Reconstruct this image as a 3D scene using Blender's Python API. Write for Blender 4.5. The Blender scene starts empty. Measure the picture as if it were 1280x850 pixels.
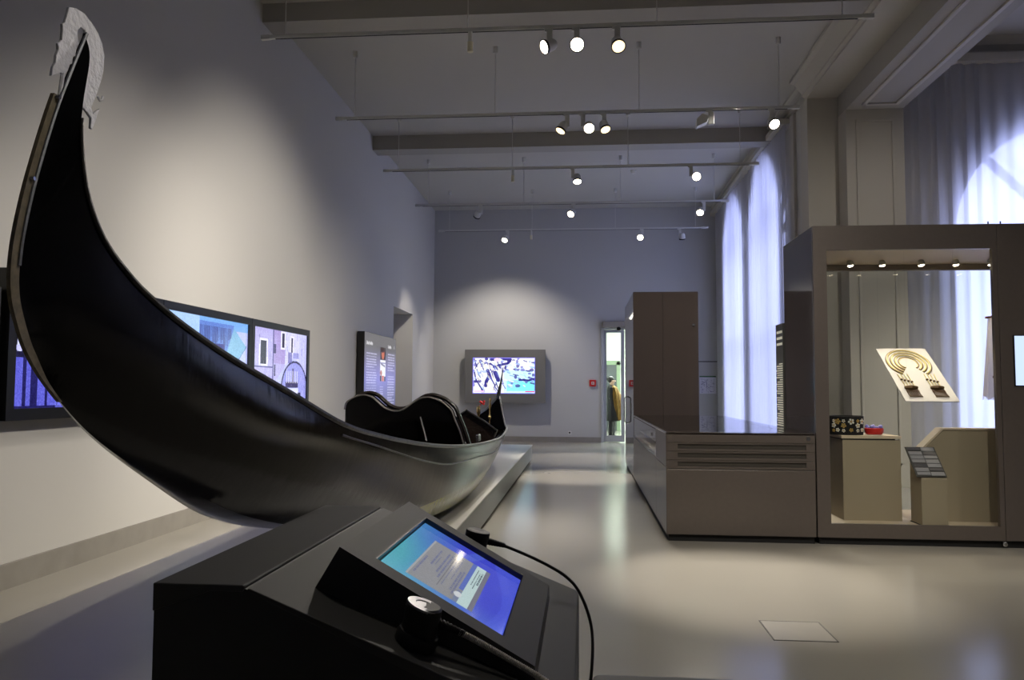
import bpy, bmesh, math, random
import numpy as np
from mathutils import Vector, Matrix
random.seed(4)
rng = np.random.default_rng(7)
sc = bpy.context.scene
COL = sc.collection

# ------------------------------------------------------------------ camera
F_PX, YAW, PITCH, ROLL, EYE = 1000.0, 0.0887215, 0.0603328, 0.0048747, 1.3
fw = Vector((-math.sin(YAW)*math.cos(PITCH), math.cos(YAW)*math.cos(PITCH), math.sin(PITCH)))
rt = Vector((math.cos(YAW), math.sin(YAW), 0)); up = rt.cross(fw)
r2 = rt*math.cos(ROLL)+up*math.sin(ROLL); u2 = -rt*math.sin(ROLL)+up*math.cos(ROLL)
cd = bpy.data.cameras.new('camera'); cam = bpy.data.objects.new('camera', cd); COL.objects.link(cam)
cd.sensor_fit = 'HORIZONTAL'; cd.sensor_width = 36.0; cd.lens = 36.0*F_PX/1280.0
cd.clip_start = 0.05; cd.clip_end = 200
cam.matrix_world = Matrix(((r2.x, u2.x, -fw.x, 0), (r2.y, u2.y, -fw.y, 0), (r2.z, u2.z, -fw.z, EYE), (0, 0, 0, 1)))
sc.camera = cam

# ------------------------------------------------------------------ sky, exposure
world = bpy.data.worlds.new('dusk_sky'); sc.world = world; world.use_nodes = True
bg = world.node_tree.nodes['Background']
bg.inputs[0].default_value = (0.50, 0.56, 1.0, 1); bg.inputs[1].default_value = 5.2
sc.view_settings.view_transform = 'Standard'; sc.view_settings.look = 'None'
sc.view_settings.exposure = 0.35; sc.view_settings.gamma = 1.0
sc.view_settings.use_curve_mapping = False
sc.cycles.use_denoising = True
sc.cycles.max_bounces = 10; sc.cycles.diffuse_bounces = 5; sc.cycles.glossy_bounces = 4
sc.cycles.transparent_max_bounces = 16; sc.cycles.transmission_bounces = 6
sc.cycles.sample_clamp_indirect = 6.0; sc.cycles.caustics_reflective = False; sc.cycles.caustics_refractive = False

def spot(loc, target, power, angle=40, color=(1.0, 0.92, 0.82), blend=0.7, radius=0.05):
    ld = bpy.data.lights.new('lamp_or_fill_light', 'SPOT'); ld.energy = power*2.0; ld.color = color
    ld.spot_size = math.radians(angle); ld.spot_blend = blend; ld.shadow_soft_size = radius
    o = bpy.data.objects.new('lamp_or_fill_light', ld); COL.objects.link(o); o.location = loc
    o.rotation_euler = (Vector(target)-Vector(loc)).to_track_quat('-Z', 'Y').to_euler()
    return o
def portal(loc, rot, sx, sy):
    ld = bpy.data.lights.new('window_portal', 'AREA'); ld.shape = 'RECTANGLE'; ld.size = sx; ld.size_y = sy
    ld.energy = 1; ld.cycles.is_portal = True
    o = bpy.data.objects.new('window_portal', ld); COL.objects.link(o); o.location = loc; o.rotation_euler = rot
# unseen lamps without fixtures, added to brighten walls, floor, cases, prow iron and alcove
WARM = (1.0, 0.92, 0.82); NEUT = (1.0, 0.92, 0.80)
UNSEEN = [((-0.6, 5.1, 4.8), (-3.7, 7.2, 1.0), 25, 74), ((2.2, 6.5, 4.35), (-3.7, 8.8, 1.5), 500, 58), ((2.0, 4.6, 4.6), (-3.7, 6.3, 1.1), 290, 52), ((2.0, 10.1, 4.8), (-3.7, 12.0, 1.4), 110, 50), ((-0.9, 5.1, 4.8), (-3.7, 4.5, 0.1), 62, 58),
          ((0.4, 5.1, 4.8), (1.2, 5.6, 0.0), 90, 34), ((2.4, 2.6, 4.8), (2.6, 6.9, 1.0), 120, 55),
          ((-0.3, 2.6, 4.8), (-0.4, 1.9, 0.8), 22, 50), ((1.9, 5.1, 4.8), (3.0, 5.0, 0.0), 60, 60),
          ((1.6, 2.6, 4.8), (-1.5, 2.25, 2.1), 70, 24), ((5.6, 3.5, 5.2), (5.2, 5.5, 0.0), 90, 70), ((5.8, 8.4, 5.2), (5.4, 9.6, 0.0), 330, 80),
          ((4.3, 6.4, 4.9), (3.9, 11.2, 2.6), 60, 60), ((1.3, 2.6, 4.8), (1.4, 7.0, 0.6), 150, 44), ((1.1, 7.66, 4.8), (1.2, 11.5, 1.6), 75, 44), ((4.2, 1.0, 4.9), (3.2, 3.0, 0.0), 50, 70)]
for l, t, p, a in UNSEEN: spot(l, t, p, a, WARM, 0.9, 0.06)
# sky portals in the window openings
portal((3.62, 14.5, 2.9), (0, math.radians(90), 0), 5.4, 2.6)
portal((3.62, 17.35, 2.9), (0, math.radians(90), 0), 5.4, 2.3)
portal((6.95, 11.97, 2.7), (math.radians(-90), 0, 0), 3.5, 5.2)

# ------------------------------------------------------------------ helpers
def lin(c):
    return tuple(((v/12.92) if v <= 0.04045 else ((v+0.055)/1.055)**2.4) for v in (x/255.0 for x in c))
def mat(name, rgb, rough=0.5, metal=0.0, spec=0.5, coat=0.0, noise=0.0, nscale=8.0, bump=0.0, bscale=60.0, emit=None, estr=0.0, stretch=None):
    m = bpy.data.materials.new(name); m.use_nodes = True
    nt = m.node_tree; b = nt.nodes['Principled BSDF']
    c = lin(rgb)
    b.inputs['Base Color'].default_value = (*c, 1); b.inputs['Roughness'].default_value = rough
    b.inputs['Metallic'].default_value = metal; b.inputs['Specular IOR Level'].default_value = spec
    b.inputs['Coat Weight'].default_value = coat; b.inputs['Coat Roughness'].default_value = 0.06
    tc = nt.nodes.new('ShaderNodeTexCoord'); src = tc.outputs['Object']
    if stretch:
        mp = nt.nodes.new('ShaderNodeMapping'); mp.inputs['Scale'].default_value = stretch
        nt.links.new(src, mp.inputs[0]); src = mp.outputs[0]
    if noise:
        n = nt.nodes.new('ShaderNodeTexNoise'); n.inputs['Scale'].default_value = nscale; n.inputs['Detail'].default_value = 5
        nt.links.new(src, n.inputs['Vector'])
        r = nt.nodes.new('ShaderNodeMapRange'); r.inputs[1].default_value = 0.3; r.inputs[2].default_value = 0.7
        r.inputs[3].default_value = 1-noise; r.inputs[4].default_value = 1+noise
        nt.links.new(n.outputs[0], r.inputs[0])
        mx = nt.nodes.new('ShaderNodeVectorMath'); mx.operation = 'SCALE'; mx.inputs[0].default_value = c
        nt.links.new(r.outputs[0], mx.inputs['Scale']); nt.links.new(mx.outputs[0], b.inputs['Base Color'])
    if bump:
        n2 = nt.nodes.new('ShaderNodeTexNoise'); n2.inputs['Scale'].default_value = bscale; n2.inputs['Detail'].default_value = 4
        nt.links.new(src, n2.inputs['Vector'])
        bp = nt.nodes.new('ShaderNodeBump'); bp.inputs['Strength'].default_value = bump; bp.inputs['Distance'].default_value = 0.01
        nt.links.new(n2.outputs[0], bp.inputs['Height']); nt.links.new(bp.outputs[0], b.inputs['Normal'])
    if emit:
        b.inputs['Emission Color'].default_value = (*lin(emit), 1); b.inputs['Emission Strength'].default_value = estr
    return m
def glass_mat(name, tint=(1, 1, 1), refl=1.0, rough=0.0):
    m = bpy.data.materials.new(name); m.use_nodes = True; nt = m.node_tree; nt.nodes.clear()
    o = nt.nodes.new('ShaderNodeOutputMaterial'); t = nt.nodes.new('ShaderNodeBsdfTransparent'); t.inputs[0].default_value = (*tint, 1)
    g = nt.nodes.new('ShaderNodeBsdfGlossy'); g.inputs['Roughness'].default_value = rough
    f = nt.nodes.new('ShaderNodeFresnel'); f.inputs[0].default_value = 1.45
    mu = nt.nodes.new('ShaderNodeMath'); mu.operation = 'MULTIPLY'; mu.inputs[1].default_value = refl
    x = nt.nodes.new('ShaderNodeMixShader')
    gb = nt.nodes.new('ShaderNodeNewGeometry'); iv = nt.nodes.new('ShaderNodeMath'); iv.operation = 'SUBTRACT'; iv.inputs[0].default_value = 1.0
    nt.links.new(gb.outputs['Backfacing'], iv.inputs[1]); m2 = nt.nodes.new('ShaderNodeMath'); m2.operation = 'MULTIPLY'
    nt.links.new(f.outputs[0], mu.inputs[0]); nt.links.new(mu.outputs[0], m2.inputs[0]); nt.links.new(iv.outputs[0], m2.inputs[1]); nt.links.new(m2.outputs[0], x.inputs[0])
    nt.links.new(t.outputs[0], x.inputs[1]); nt.links.new(g.outputs[0], x.inputs[2]); nt.links.new(x.outputs[0], o.inputs[0])
    return m
def curtain_mat(name, see=0.22):
    m = bpy.data.materials.new(name); m.use_nodes = True; nt = m.node_tree; nt.nodes.clear()
    o = nt.nodes.new('ShaderNodeOutputMaterial')
    d = nt.nodes.new('ShaderNodeBsdfDiffuse'); d.inputs[0].default_value = (0.72, 0.72, 0.76, 1)
    tl = nt.nodes.new('ShaderNodeBsdfTranslucent'); tl.inputs[0].default_value = (0.82, 0.82, 0.86, 1)
    tp = nt.nodes.new('ShaderNodeBsdfTransparent'); tp.inputs[0].default_value = (0.9, 0.9, 0.95, 1)
    a = nt.nodes.new('ShaderNodeMixShader'); a.inputs[0].default_value = 0.6
    b = nt.nodes.new('ShaderNodeMixShader'); b.inputs[0].default_value = see
    nt.links.new(d.outputs[0], a.inputs[1]); nt.links.new(tl.outputs[0], a.inputs[2])
    nt.links.new(a.outputs[0], b.inputs[1]); nt.links.new(tp.outputs[0], b.inputs[2]); nt.links.new(b.outputs[0], o.inputs[0])
    return m
def attr_mat(name, emit=0.0, rough=0.3, spec=0.5, base=1.0):
    m = bpy.data.materials.new(name); m.use_nodes = True; nt = m.node_tree; b = nt.nodes['Principled BSDF']
    a = nt.nodes.new('ShaderNodeAttribute'); a.attribute_name = 'paint'
    b.inputs['Roughness'].default_value = rough; b.inputs['Specular IOR Level'].default_value = spec
    if emit:
        b.inputs['Base Color'].default_value = (0.01, 0.01, 0.012, 1)
        nt.links.new(a.outputs['Color'], b.inputs['Emission Color']); b.inputs['Emission Strength'].default_value = emit
    else: nt.links.new(a.outputs['Color'], b.inputs['Base Color'])
    return m

def box(bm, x0, x1, y0, y1, z0, z1):
    v = [bm.verts.new((x, y, z)) for x in (x0, x1) for y in (y0, y1) for z in (z0, z1)]
    for f in ((0, 1, 3, 2), (4, 6, 7, 5), (0, 4, 5, 1), (2, 3, 7, 6), (0, 2, 6, 4), (1, 5, 7, 3)):
        bm.faces.new([v[i] for i in f])
    return bm
def BX(*a): return box(bmesh.new(), *a)
def prism(bm, pts, axis, a, b):
    """extrude polygon pts along an axis. axis 'x': pts=(y,z); 'y': pts=(x,z); 'z': pts=(x,y)"""
    def P(p, t): return {'x': (t, p[0], p[1]), 'y': (p[0], t, p[1]), 'z': (p[0], p[1], t)}[axis]
    A = [bm.verts.new(P(p, a)) for p in pts]; B = [bm.verts.new(P(p, b)) for p in pts]; n = len(pts)
    bm.faces.new(A); bm.faces.new(B[::-1])
    for i in range(n): bm.faces.new((A[i], B[i], B[(i+1) % n], A[(i+1) % n]))
    return bm
def PR(pts, axis, a, b): return prism(bmesh.new(), pts, axis, a, b)
def frame_of(d):
    d = Vector(d).normalized(); a = Vector((0, 0, 1)) if abs(d.z) < 0.95 else Vector((1, 0, 0))
    u = d.cross(a).normalized(); return d, u, d.cross(u)
def lathe(bm, p, d, prof, n=20, caps=True):
    """prof: list of (dist along d, radius)"""
    d, u, w = frame_of(d); p = Vector(p); rings = []
    for t, r in prof:
        rings.append([bm.verts.new(p+d*t+(u*math.cos(2*math.pi*k/n)+w*math.sin(2*math.pi*k/n))*max(r, 1e-4)) for k in range(n)])
    for A, B in zip(rings, rings[1:]):
        for k in range(n): bm.faces.new((A[k], A[(k+1) % n], B[(k+1) % n], B[k]))
    if caps: bm.faces.new(rings[0][::-1]); bm.faces.new(rings[-1])
    return bm
def LT(*a, **k): return lathe(bmesh.new(), *a, **k)
def rod(bm, a, b, r, n=8): return lathe(bm, a, Vector(b)-Vector(a), [(0, r), ((Vector(b)-Vector(a)).length, r)], n)
def tube(bm, pts, r, n=8):
    pts = [Vector(p) for p in pts]; rings = []; pu = None
    for i, p in enumerate(pts):
        d = (pts[min(i+1, len(pts)-1)]-pts[max(i-1, 0)]).normalized()
        if pu is None: _, pu, _ = frame_of(d)
        pu = (pu-d*pu.dot(d)).normalized(); w = d.cross(pu); rr = r[i] if hasattr(r, '__len__') else r
        rings.append([bm.verts.new(p+(pu*math.cos(2*math.pi*k/n)+w*math.sin(2*math.pi*k/n))*rr) for k in range(n)])
    for A, B in zip(rings, rings[1:]):
        for k in range(n): bm.faces.new((A[k], A[(k+1) % n], B[(k+1) % n], B[k]))
    bm.faces.new(rings[0][::-1]); bm.faces.new(rings[-1])
    return bm
def TB(*a, **k): return tube(bmesh.new(), *a, **k)
def spline(pts, m=4):
    P = [np.array(p, float) for p in pts]; P = [2*P[0]-P[1]]+P+[2*P[-1]-P[-2]]; out = []
    for i in range(1, len(P)-2):
        for t in np.arange(m)/m:
            a, b, c, d = P[i-1:i+3]
            out.append(0.5*((2*b)+(c-a)*t+(2*a-5*b+4*c-d)*t*t+(3*b-a-3*c+d)*t**3))
    out.append(P[-2]); return [tuple(o) for o in out]
def grid(bm, rows):
    V = [[bm.verts.new(p) for p in r] for r in rows]
    for A, B in zip(V, V[1:]):
        for k in range(len(A)-1): bm.faces.new((A[k], A[k+1], B[k+1], B[k]))
    return bm

ORIGIN = {}
def root_of(o):
    while o.parent: o = o.parent
    return o
def obj(name, bm, m, parent=None, smooth=False, bevel=0.0, seg=2, solid=0.0, normals=True):
    if normals: bmesh.ops.recalc_face_normals(bm, faces=bm.faces[:])
    if parent:
        bmesh.ops.translate(bm, verts=bm.verts[:], vec=-root_of(parent).location)
    me = bpy.data.meshes.new(name)
    if not parent and bm.verts:
        xs = [v.co.x for v in bm.verts]; ys = [v.co.y for v in bm.verts]; zs = [v.co.z for v in bm.verts]
        loc = Vector(((min(xs)+max(xs))/2, (min(ys)+max(ys))/2, min(zs)))
        bmesh.ops.translate(bm, verts=bm.verts[:], vec=-loc)
    bm.to_mesh(me); bm.free(); me.materials.append(m)
    if smooth:
        me.polygons.foreach_set('use_smooth', [True]*len(me.polygons))
        me.set_sharp_from_angle(angle=math.radians(35))
    o = bpy.data.objects.new(name, me); COL.objects.link(o)
    if parent: o.parent = parent
    else: o.location = loc
    if solid:
        md = o.modifiers.new('thick', 'SOLIDIFY'); md.thickness = solid; md.offset = 0
    if bevel:
        md = o.modifiers.new('bevel', 'BEVEL'); md.width = bevel; md.segments = seg; md.limit_method = 'ANGLE'
    return o
def tag(o, label, cat, group=None):
    o['label'] = label; o['category'] = cat
    if group: o['group'] = group
    return o
def thing(name, label, cat, loc, group=None):
    o = bpy.data.objects.new(name, None); COL.objects.link(o); o.location = loc; o.empty_display_size = 0.1
    return tag(o, label, cat, group)
def struct(name, bm, m, parent=None, **k):
    o = obj(name, bm, m, parent, **k)
    if not parent: o['kind'] = 'structure'
    return o
def stuff(o): o['kind'] = 'stuff'; return o

# ---- painting flat print / screen pictures on a fine grid of faces
class Canvas:
    def __init__(s, w, h, bgc): s.a = np.zeros((h, w, 3)); s.a[:] = bgc; s.h, s.w = h, w; yy, xx = np.mgrid[0:h, 0:w]; s.x = (xx+.5)/w; s.y = (yy+.5)/h
    def put(s, m, c, al=1.0): s.a[m] = s.a[m]*(1-al)+np.array(c)*al
    def rect(s, x0, y0, x1, y1, c, al=1.0): s.put((s.x >= x0) & (s.x < x1) & (s.y >= y0) & (s.y < y1), c, al)
    def ell(s, cx, cy, rx, ry, c, al=1.0, inner=0.0):
        d = ((s.x-cx)/rx)**2+((s.y-cy)/ry)**2; s.put((d <= 1) & (d >= inner), c, al)
    def poly(s, pts, c, al=1.0):
        ins = np.zeros_like(s.x, bool); n = len(pts)
        for i in range(n):
            (x1, y1), (x2, y2) = pts[i], pts[(i+1) % n]
            if y1 == y2: continue
            ins ^= ((y1 > s.y) != (y2 > s.y)) & (s.x < (x2-x1)*(s.y-y1)/(y2-y1)+x1)
        s.put(ins, c, al)
    def line(s, x1, y1, x2, y2, t, c, al=1.0, asp=None):
        k = asp or s.h/s.w; dx, dy = x2-x1, (y2-y1)*k; L = dx*dx+dy*dy
        u = np.clip(((s.x-x1)*dx+(s.y-y1)*k*dy)/L, 0, 1); d = np.hypot(s.x-x1-u*dx, (s.y-y1)*k-u*dy); s.put(d < t, c, al)
    def noise(s, amt, cells=0):
        s.a += rng.normal(0, amt, s.a.shape[:2])[..., None]
        return s
def panel(name, cv, m, parent, o, u, v):
    """grid from origin o; u = vector across (width), v = vector down (height)"""
    o, u, v = (np.array(t, float) for t in (o, u, v)); base = np.array(root_of(parent).location) if parent else np.zeros(3)
    h, w = cv.h, cv.w; j, i = np.mgrid[0:h+1, 0:w+1]
    P = (o-base)[None, None]+u*(i/w)[..., None]+v*(j/h)[..., None]
    idx = (j*(w+1)+i); f = np.stack([idx[:-1, :-1], idx[1:, :-1], idx[1:, 1:], idx[:-1, 1:]], -1).reshape(-1, 4)
    me = bpy.data.meshes.new(name); me.vertices.add(P.shape[0]*P.shape[1]); me.vertices.foreach_set('co', P.reshape(-1).astype(np.float32))
    me.loops.add(f.size); me.loops.foreach_set('vertex_index', f.reshape(-1).astype(np.int32))
    me.polygons.add(len(f)); me.polygons.foreach_set('loop_start', np.arange(0, f.size, 4, dtype=np.int32))
    me.update(calc_edges=True)
    s = np.clip(cv.a, 0, 255)/255.0; l = np.where(s <= .04045, s/12.92, ((s+.055)/1.055)**2.4).reshape(-1, 3)
    rgba = np.concatenate([l, np.ones((len(l), 1))], 1); at = me.attributes.new('paint', 'FLOAT_COLOR', 'CORNER')
    at.data.foreach_set('color', np.repeat(rgba, 4, 0).reshape(-1).astype(np.float32))
    me.materials.append(m); ob = bpy.data.objects.new(name, me); COL.objects.link(ob)
    if parent: ob.parent = parent
    return ob

# ------------------------------------------------------------------ materials
M_WALL = mat('wall_paint', (196, 194, 188), 0.85, bump=0.05, bscale=150)
M_WALLB = mat('back_wall_paint', (184, 184, 182), 0.85, bump=0.05, bscale=150)
M_CEIL = mat('ceiling_paint', (186, 184, 178), 0.9)
M_BEAM = mat('beam_paint', (168, 165, 157), 0.85)
M_TRIM = mat('trim_paint', (190, 186, 176), 0.6)
M_BASE = mat('stone_baseboard', (140, 136, 128), 0.5, noise=0.08, nscale=6)
M_BRONZE = mat('bronze_lacquer', (108, 100, 94), 0.32, metal=0.35, spec=0.5, noise=0.03, nscale=30)
M_BRONZE_GLOSS = mat('bronze_glass', (104, 94, 89), 0.08, spec=0.6)
M_DARK = mat('dark_gap', (14, 14, 14), 0.7)
M_GREY = mat('kiosk_grey', (68, 68, 66), 0.6, metal=0.0, spec=0.3, bump=0.03, bscale=400)
M_BLACK = mat('black_plastic', (16, 16, 17), 0.38, bump=0.05, bscale=300)
M_RUB = mat('black_rubber', (14, 14, 15), 0.55)
M_WHITE = mat('white_metal', (205, 205, 200), 0.4)
M_STEEL = mat('steel', (190, 190, 190), 0.25, metal=1.0)
M_GLASS = glass_mat('clear_glass', (0.97, 0.98, 0.97))
M_PANE = glass_mat('window_glass', (0.93, 0.95, 0.97), 0.6)
M_LENS = mat('lit_lens', (255, 245, 225), 0.4, emit=(255, 240, 215), estr=14)
M_LENSWARM = mat('warm_lens', (255, 235, 205), 0.4, emit=(255, 226, 178), estr=1.6)
M_LENSDIM = mat('unlit_lens', (150, 150, 150), 0.15)
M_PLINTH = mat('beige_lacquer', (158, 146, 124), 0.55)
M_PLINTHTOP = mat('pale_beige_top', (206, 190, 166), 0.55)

def floor_mat():
    m = mat('polished_screed', (158, 154, 144), 0.3, spec=0.6, noise=0.025, nscale=0.7)
    nt = m.node_tree; b = nt.nodes['Principled BSDF']; tc = nt.nodes['Texture Coordinate'] if 'Texture Coordinate' in nt.nodes else None
    n = nt.nodes.new('ShaderNodeTexNoise'); n.inputs['Scale'].default_value = 2.2; n.inputs['Detail'].default_value = 6
    r = nt.nodes.new('ShaderNodeMapRange'); r.inputs[3].default_value = 0.175; r.inputs[4].default_value = 0.185
    t2 = nt.nodes.new('ShaderNodeTexCoord'); nt.links.new(t2.outputs['Object'], n.inputs['Vector'])
    nt.links.new(n.outputs[0], r.inputs[0]); nt.links.new(r.outputs[0], b.inputs['Roughness'])
    return m
M_FLOOR = floor_mat()
def hull_mat():
    m = mat('black_hull_varnish', (4, 4, 5), 0.17, spec=0.35, coat=0.0, bump=0.16, bscale=16, stretch=(1.0, 0.9, 0.12))
    nt = m.node_tree; b = nt.nodes['Principled BSDF']
    g = nt.nodes.new('ShaderNodeNewGeometry'); s = nt.nodes.new('ShaderNodeSeparateXYZ'); nt.links.new(g.outputs['Position'], s.inputs[0])
    n = nt.nodes.new('ShaderNodeTexNoise'); n.inputs['Scale'].default_value = 9
    ad = nt.nodes.new('ShaderNodeMath'); ad.operation = 'MULTIPLY_ADD'; ad.inputs[1].default_value = 0.012; nt.links.new(n.outputs[0], ad.inputs[0]); nt.links.new(s.outputs['Z'], ad.inputs[2])
    r = nt.nodes.new('ShaderNodeMapRange'); r.inputs[1].default_value = 0.508; r.inputs[2].default_value = 0.514; nt.links.new(ad.outputs[0], r.inputs[0])
    mx = nt.nodes.new('ShaderNodeMix'); mx.data_type = 'RGBA'
    mx.inputs['A'].default_value = (*lin((118, 120, 48)), 1); mx.inputs['B'].default_value = (*lin((4, 4, 5)), 1)
    nt.links.new(r.outputs[0], mx.inputs['Factor']); nt.links.new(mx.outputs['Result'], b.inputs['Base Color'])
    return m
M_HULL = hull_mat()
M_GLOSS = mat('black_gloss_wood', (9, 8, 8), 0.12, spec=0.6, coat=0.6)
M_CARVE = mat('carved_dark_wood', (34, 26, 22), 0.25, coat=0.4, bump=0.5, bscale=40)
M_GUN = mat('worn_gunwale', (58, 55, 50), 0.35, noise=0.4, nscale=20, bump=0.3, bscale=30)
M_FERRO = mat('hammered_iron', (226, 226, 230), 0.5, metal=0.0, bump=0.7, bscale=45)
M_BAND = mat('stem_band_metal', (128, 118, 96), 0.6, metal=0.3, noise=0.25, nscale=50)
M_EDGE = mat('stem_edge_strip', (120, 122, 128), 0.5, metal=0.4, noise=0.3, nscale=40)
M_BRASS = mat('brass', (176, 150, 96), 0.25, metal=1.0)
M_RED = mat('red_paint', (190, 24, 22), 0.45)

# ------------------------------------------------------------------ structure
XL, XR, YB, ZC = -3.7, 3.3, 19.6, 5.74
struct('floor', BX(-4.6, 9.6, -4.3, 26.0, -0.2, 0.0), M_FLOOR)
struct('ceiling', BX(-4.6, 3.4, -4.3, 20.0, ZC, ZC+0.3), M_CEIL)
struct('ceiling_alcove', BX(4.0, 9.6, -4.3, 12.4, 6.25, 6.5), M_CEIL)
# left wall with an open doorway near the far end (y 15.6 - 17.5, up to z 2.9), wall thickness .5
bm = bmesh.new()
box(bm, XL-0.55, XL, -4.3, 15.37, 0, ZC+0.1); box(bm, XL-0.55, XL, 17.15, 20.0, 0, ZC+0.1); box(bm, XL-0.55, XL, 15.37, 17.15, 2.90, ZC+0.1)
struct('wall_left', bm, M_WALL)
struct('wall_left_niche', BX(XL-0.62, XL-0.56, 14.9, 17.7, 0, 3.4), M_WALL)
bm = bmesh.new()
box(bm, XL-0.55, 0.45, YB, YB+0.3, 0, ZC+0.1); box(bm, 2.1, XR+0.5, YB, YB+0.3, 0, ZC+0.1); box(bm, 0.45, 2.1, YB, YB+0.3, 2.78, ZC+0.1)
struct('wall_back', bm, M_WALLB)
struct('wall_front', BX(-4.3, 9.6, -4.5, -4.3, 0, 6.5), M_WALL)
def arch_wall(u0, u1, z1, wins, a, b, axis):
    """wall along u (y when axis 'x', x when axis 'y') from a to b in thickness; wins=(centre, half width, sill, spring)"""
    bm = bmesh.new()
    def bxx(p0, p1, q0, q1):
        if axis == 'x': box(bm, a, b, p0, p1, q0, q1)
        else: box(bm, p0, p1, a, b, q0, q1)
    cur = u0
    for c, r, sill, spr in sorted(wins):
        bxx(cur, c-r, 0, z1); bxx(c-r, c+r, 0, sill); N = 20
        pts = [(c-r*math.cos(math.pi*k/N), spr+r*math.sin(math.pi*k/N)) for k in range(N+1)]
        for (x0, q0), (x1, q1) in zip(pts, pts[1:]):
            prism(bm, [(x0, q0), (x1, q1), (x1, z1), (x0, z1)], axis, a, b)
        cur = c+r
    bxx(cur, u1, 0, z1)
    return bm
def arch_window(n, c, r, sill, spr, a, axis, outward=1):
    """frame with mullions, transom, radial bars, one pane"""
    def P(u, z, t=0): return (a+t, u, z) if axis == 'x' else (u, a+t, z)
    bm = bmesh.new(); N = 24
    arc = [P(c-r*math.cos(math.pi*k/N), spr+r*math.sin(math.pi*k/N)) for k in range(N+1)]
    tube(bm, [P(c-r, sill)]+arc+[P(c+r, sill), P(c-r, sill)], 0.06, 6)
    w = struct('window_%d' % n, bm, M_WHITE)
    base = w.location.copy()
    def ch(name, bm2, m):
        bmesh.ops.translate(bm2, verts=bm2.verts[:], vec=-base); me = bpy.data.meshes.new(name); bmesh.ops.recalc_face_normals(bm2, faces=bm2.faces[:]); bm2.to_mesh(me); bm2.free(); me.materials.append(m)
        o = bpy.data.objects.new(name, me); COL.objects.link(o); o.parent = w; return o
    for du in (-0.36, 0.36): ch('mullion', rod(bmesh.new(), P(c+du*r, sill), P(c+du*r, spr), 0.05, 6), M_WHITE)
    ch('transom', rod(bmesh.new(), P(c-r, spr), P(c+r, spr), 0.075, 6), M_WHITE)
    if n != 3: ch('transom', rod(bmesh.new(), P(c-r, (sill+spr)/2), P(c+r, (sill+spr)/2), 0.05, 6), M_WHITE)
    for an in (45, 90, 135):
        ca, sa = math.cos(math.radians(an)), math.sin(math.radians(an))
        ch('fan_bar', rod(bmesh.new(), P(c+0.36*r*ca, spr+0.36*r*sa), P(c+r*ca, spr+r*sa), 0.06, 6), M_WHITE)
    ch('fan_arc', TB([P(c-0.36*r*math.cos(math.pi*k/12), spr+0.36*r*math.sin(math.pi*k/12)) for k in range(13)], 0.05, 6), M_WHITE)
    g = bmesh.new(); vs = [g.verts.new(P(c-r*math.cos(math.pi*k/N), spr+r*math.sin(math.pi*k/N), 0.0)) for k in range(N+1)]
    vs += [g.verts.new(P(c+r, sill)), g.verts.new(P(c-r, sill))]; g.faces.new(vs)
    ch('pane', g, M_PANE)
struct('wall_right', arch_wall(11.9, 20.0, ZC+0.1, [(14.5, 1.2, 0.15, 4.2), (17.35, 1.1, 0.15, 4.3)], XR, XR+0.45, 'x'), M_WALL)
arch_window(1, 14.5, 1.2, 0.15, 4.2, XR+0.3, 'x'); arch_window(2, 17.35, 1.1, 0.15, 4.3, XR+0.3, 'x')
struct('wall_alcove', arch_wall(3.75, 9.6, 6.4, [(6.95, 1.75, 0.15, 3.42)], 11.62, 11.95, 'y'), M_WALL)
arch_window(3, 6.95, 1.75, 0.15, 3.42, 11.85, 'y')
struct('wall_alcove_right', BX(9.0, 9.3, -4.3, 12.0, 0, 6.4), M_WALL)
# pilaster, end wall beside it, big longitudinal beam with recessed soffit field
struct('trim_1', BX(3.614, 4.38, 11.2, 11.64, 0, 5.17), M_TRIM)
bm = bmesh.new(); px0, px1, pz0, pz1, yy = 3.74, 4.25, 0.3, 5.02, 11.2
for a in ((px0, px0+0.035, pz0, pz1), (px1-0.035, px1, pz0, pz1), (px0, px1, pz1-0.035, pz1), (px0, px1, pz0, pz0+0.035)):
    box(bm, a[0], a[1], yy-0.022, yy+0.01, a[2], a[3])
struct('trim_2', bm, M_TRIM, bevel=0.008)
struct('trim_3', BX(3.19, 3.62, 11.54, 11.9, 0, 5.46), M_TRIM)
bm = BX(3.614, 4.38, -4.3, 11.64, 5.165, 6.4); struct('trim_4', bm, M_BEAM)
bm = bmesh.new()
for x0 in (3.76, 4.19): box(bm, x0, x0+0.05, -4.2, 11.0, 5.14, 5.17)
box(bm, 3.76, 4.24, 10.95, 11.0, 5.14, 5.17)
struct('trim_5', bm, M_TRIM, bevel=0.008)
struct('trim_6', BX(3.2, 3.64, -4.3, 11.6, 5.46, 6.0), M_TRIM)
def cornice(xw, y0, y1, ztop, zbot, proj):
    pts = [(xw, ztop), (xw-proj, ztop), (xw-proj, ztop-0.05), (xw-proj*0.72, ztop-0.07), (xw-proj*0.5, (ztop+zbot)/2), (xw-proj*0.28, zbot+0.08), (xw-proj*0.28, zbot+0.05), (xw-0.02, zbot+0.03), (xw-0.02, zbot), (xw, zbot)]
    return PR(pts, 'y', y0, y1)
struct('trim_7', cornice(3.2, -4.2, 11.6, ZC+0.005, 5.455, 0.23), M_TRIM)
struct('trim_8', cornice(XR+0.005, 11.6, YB, ZC+0.005, 5.60, 0.20), M_TRIM)
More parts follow.
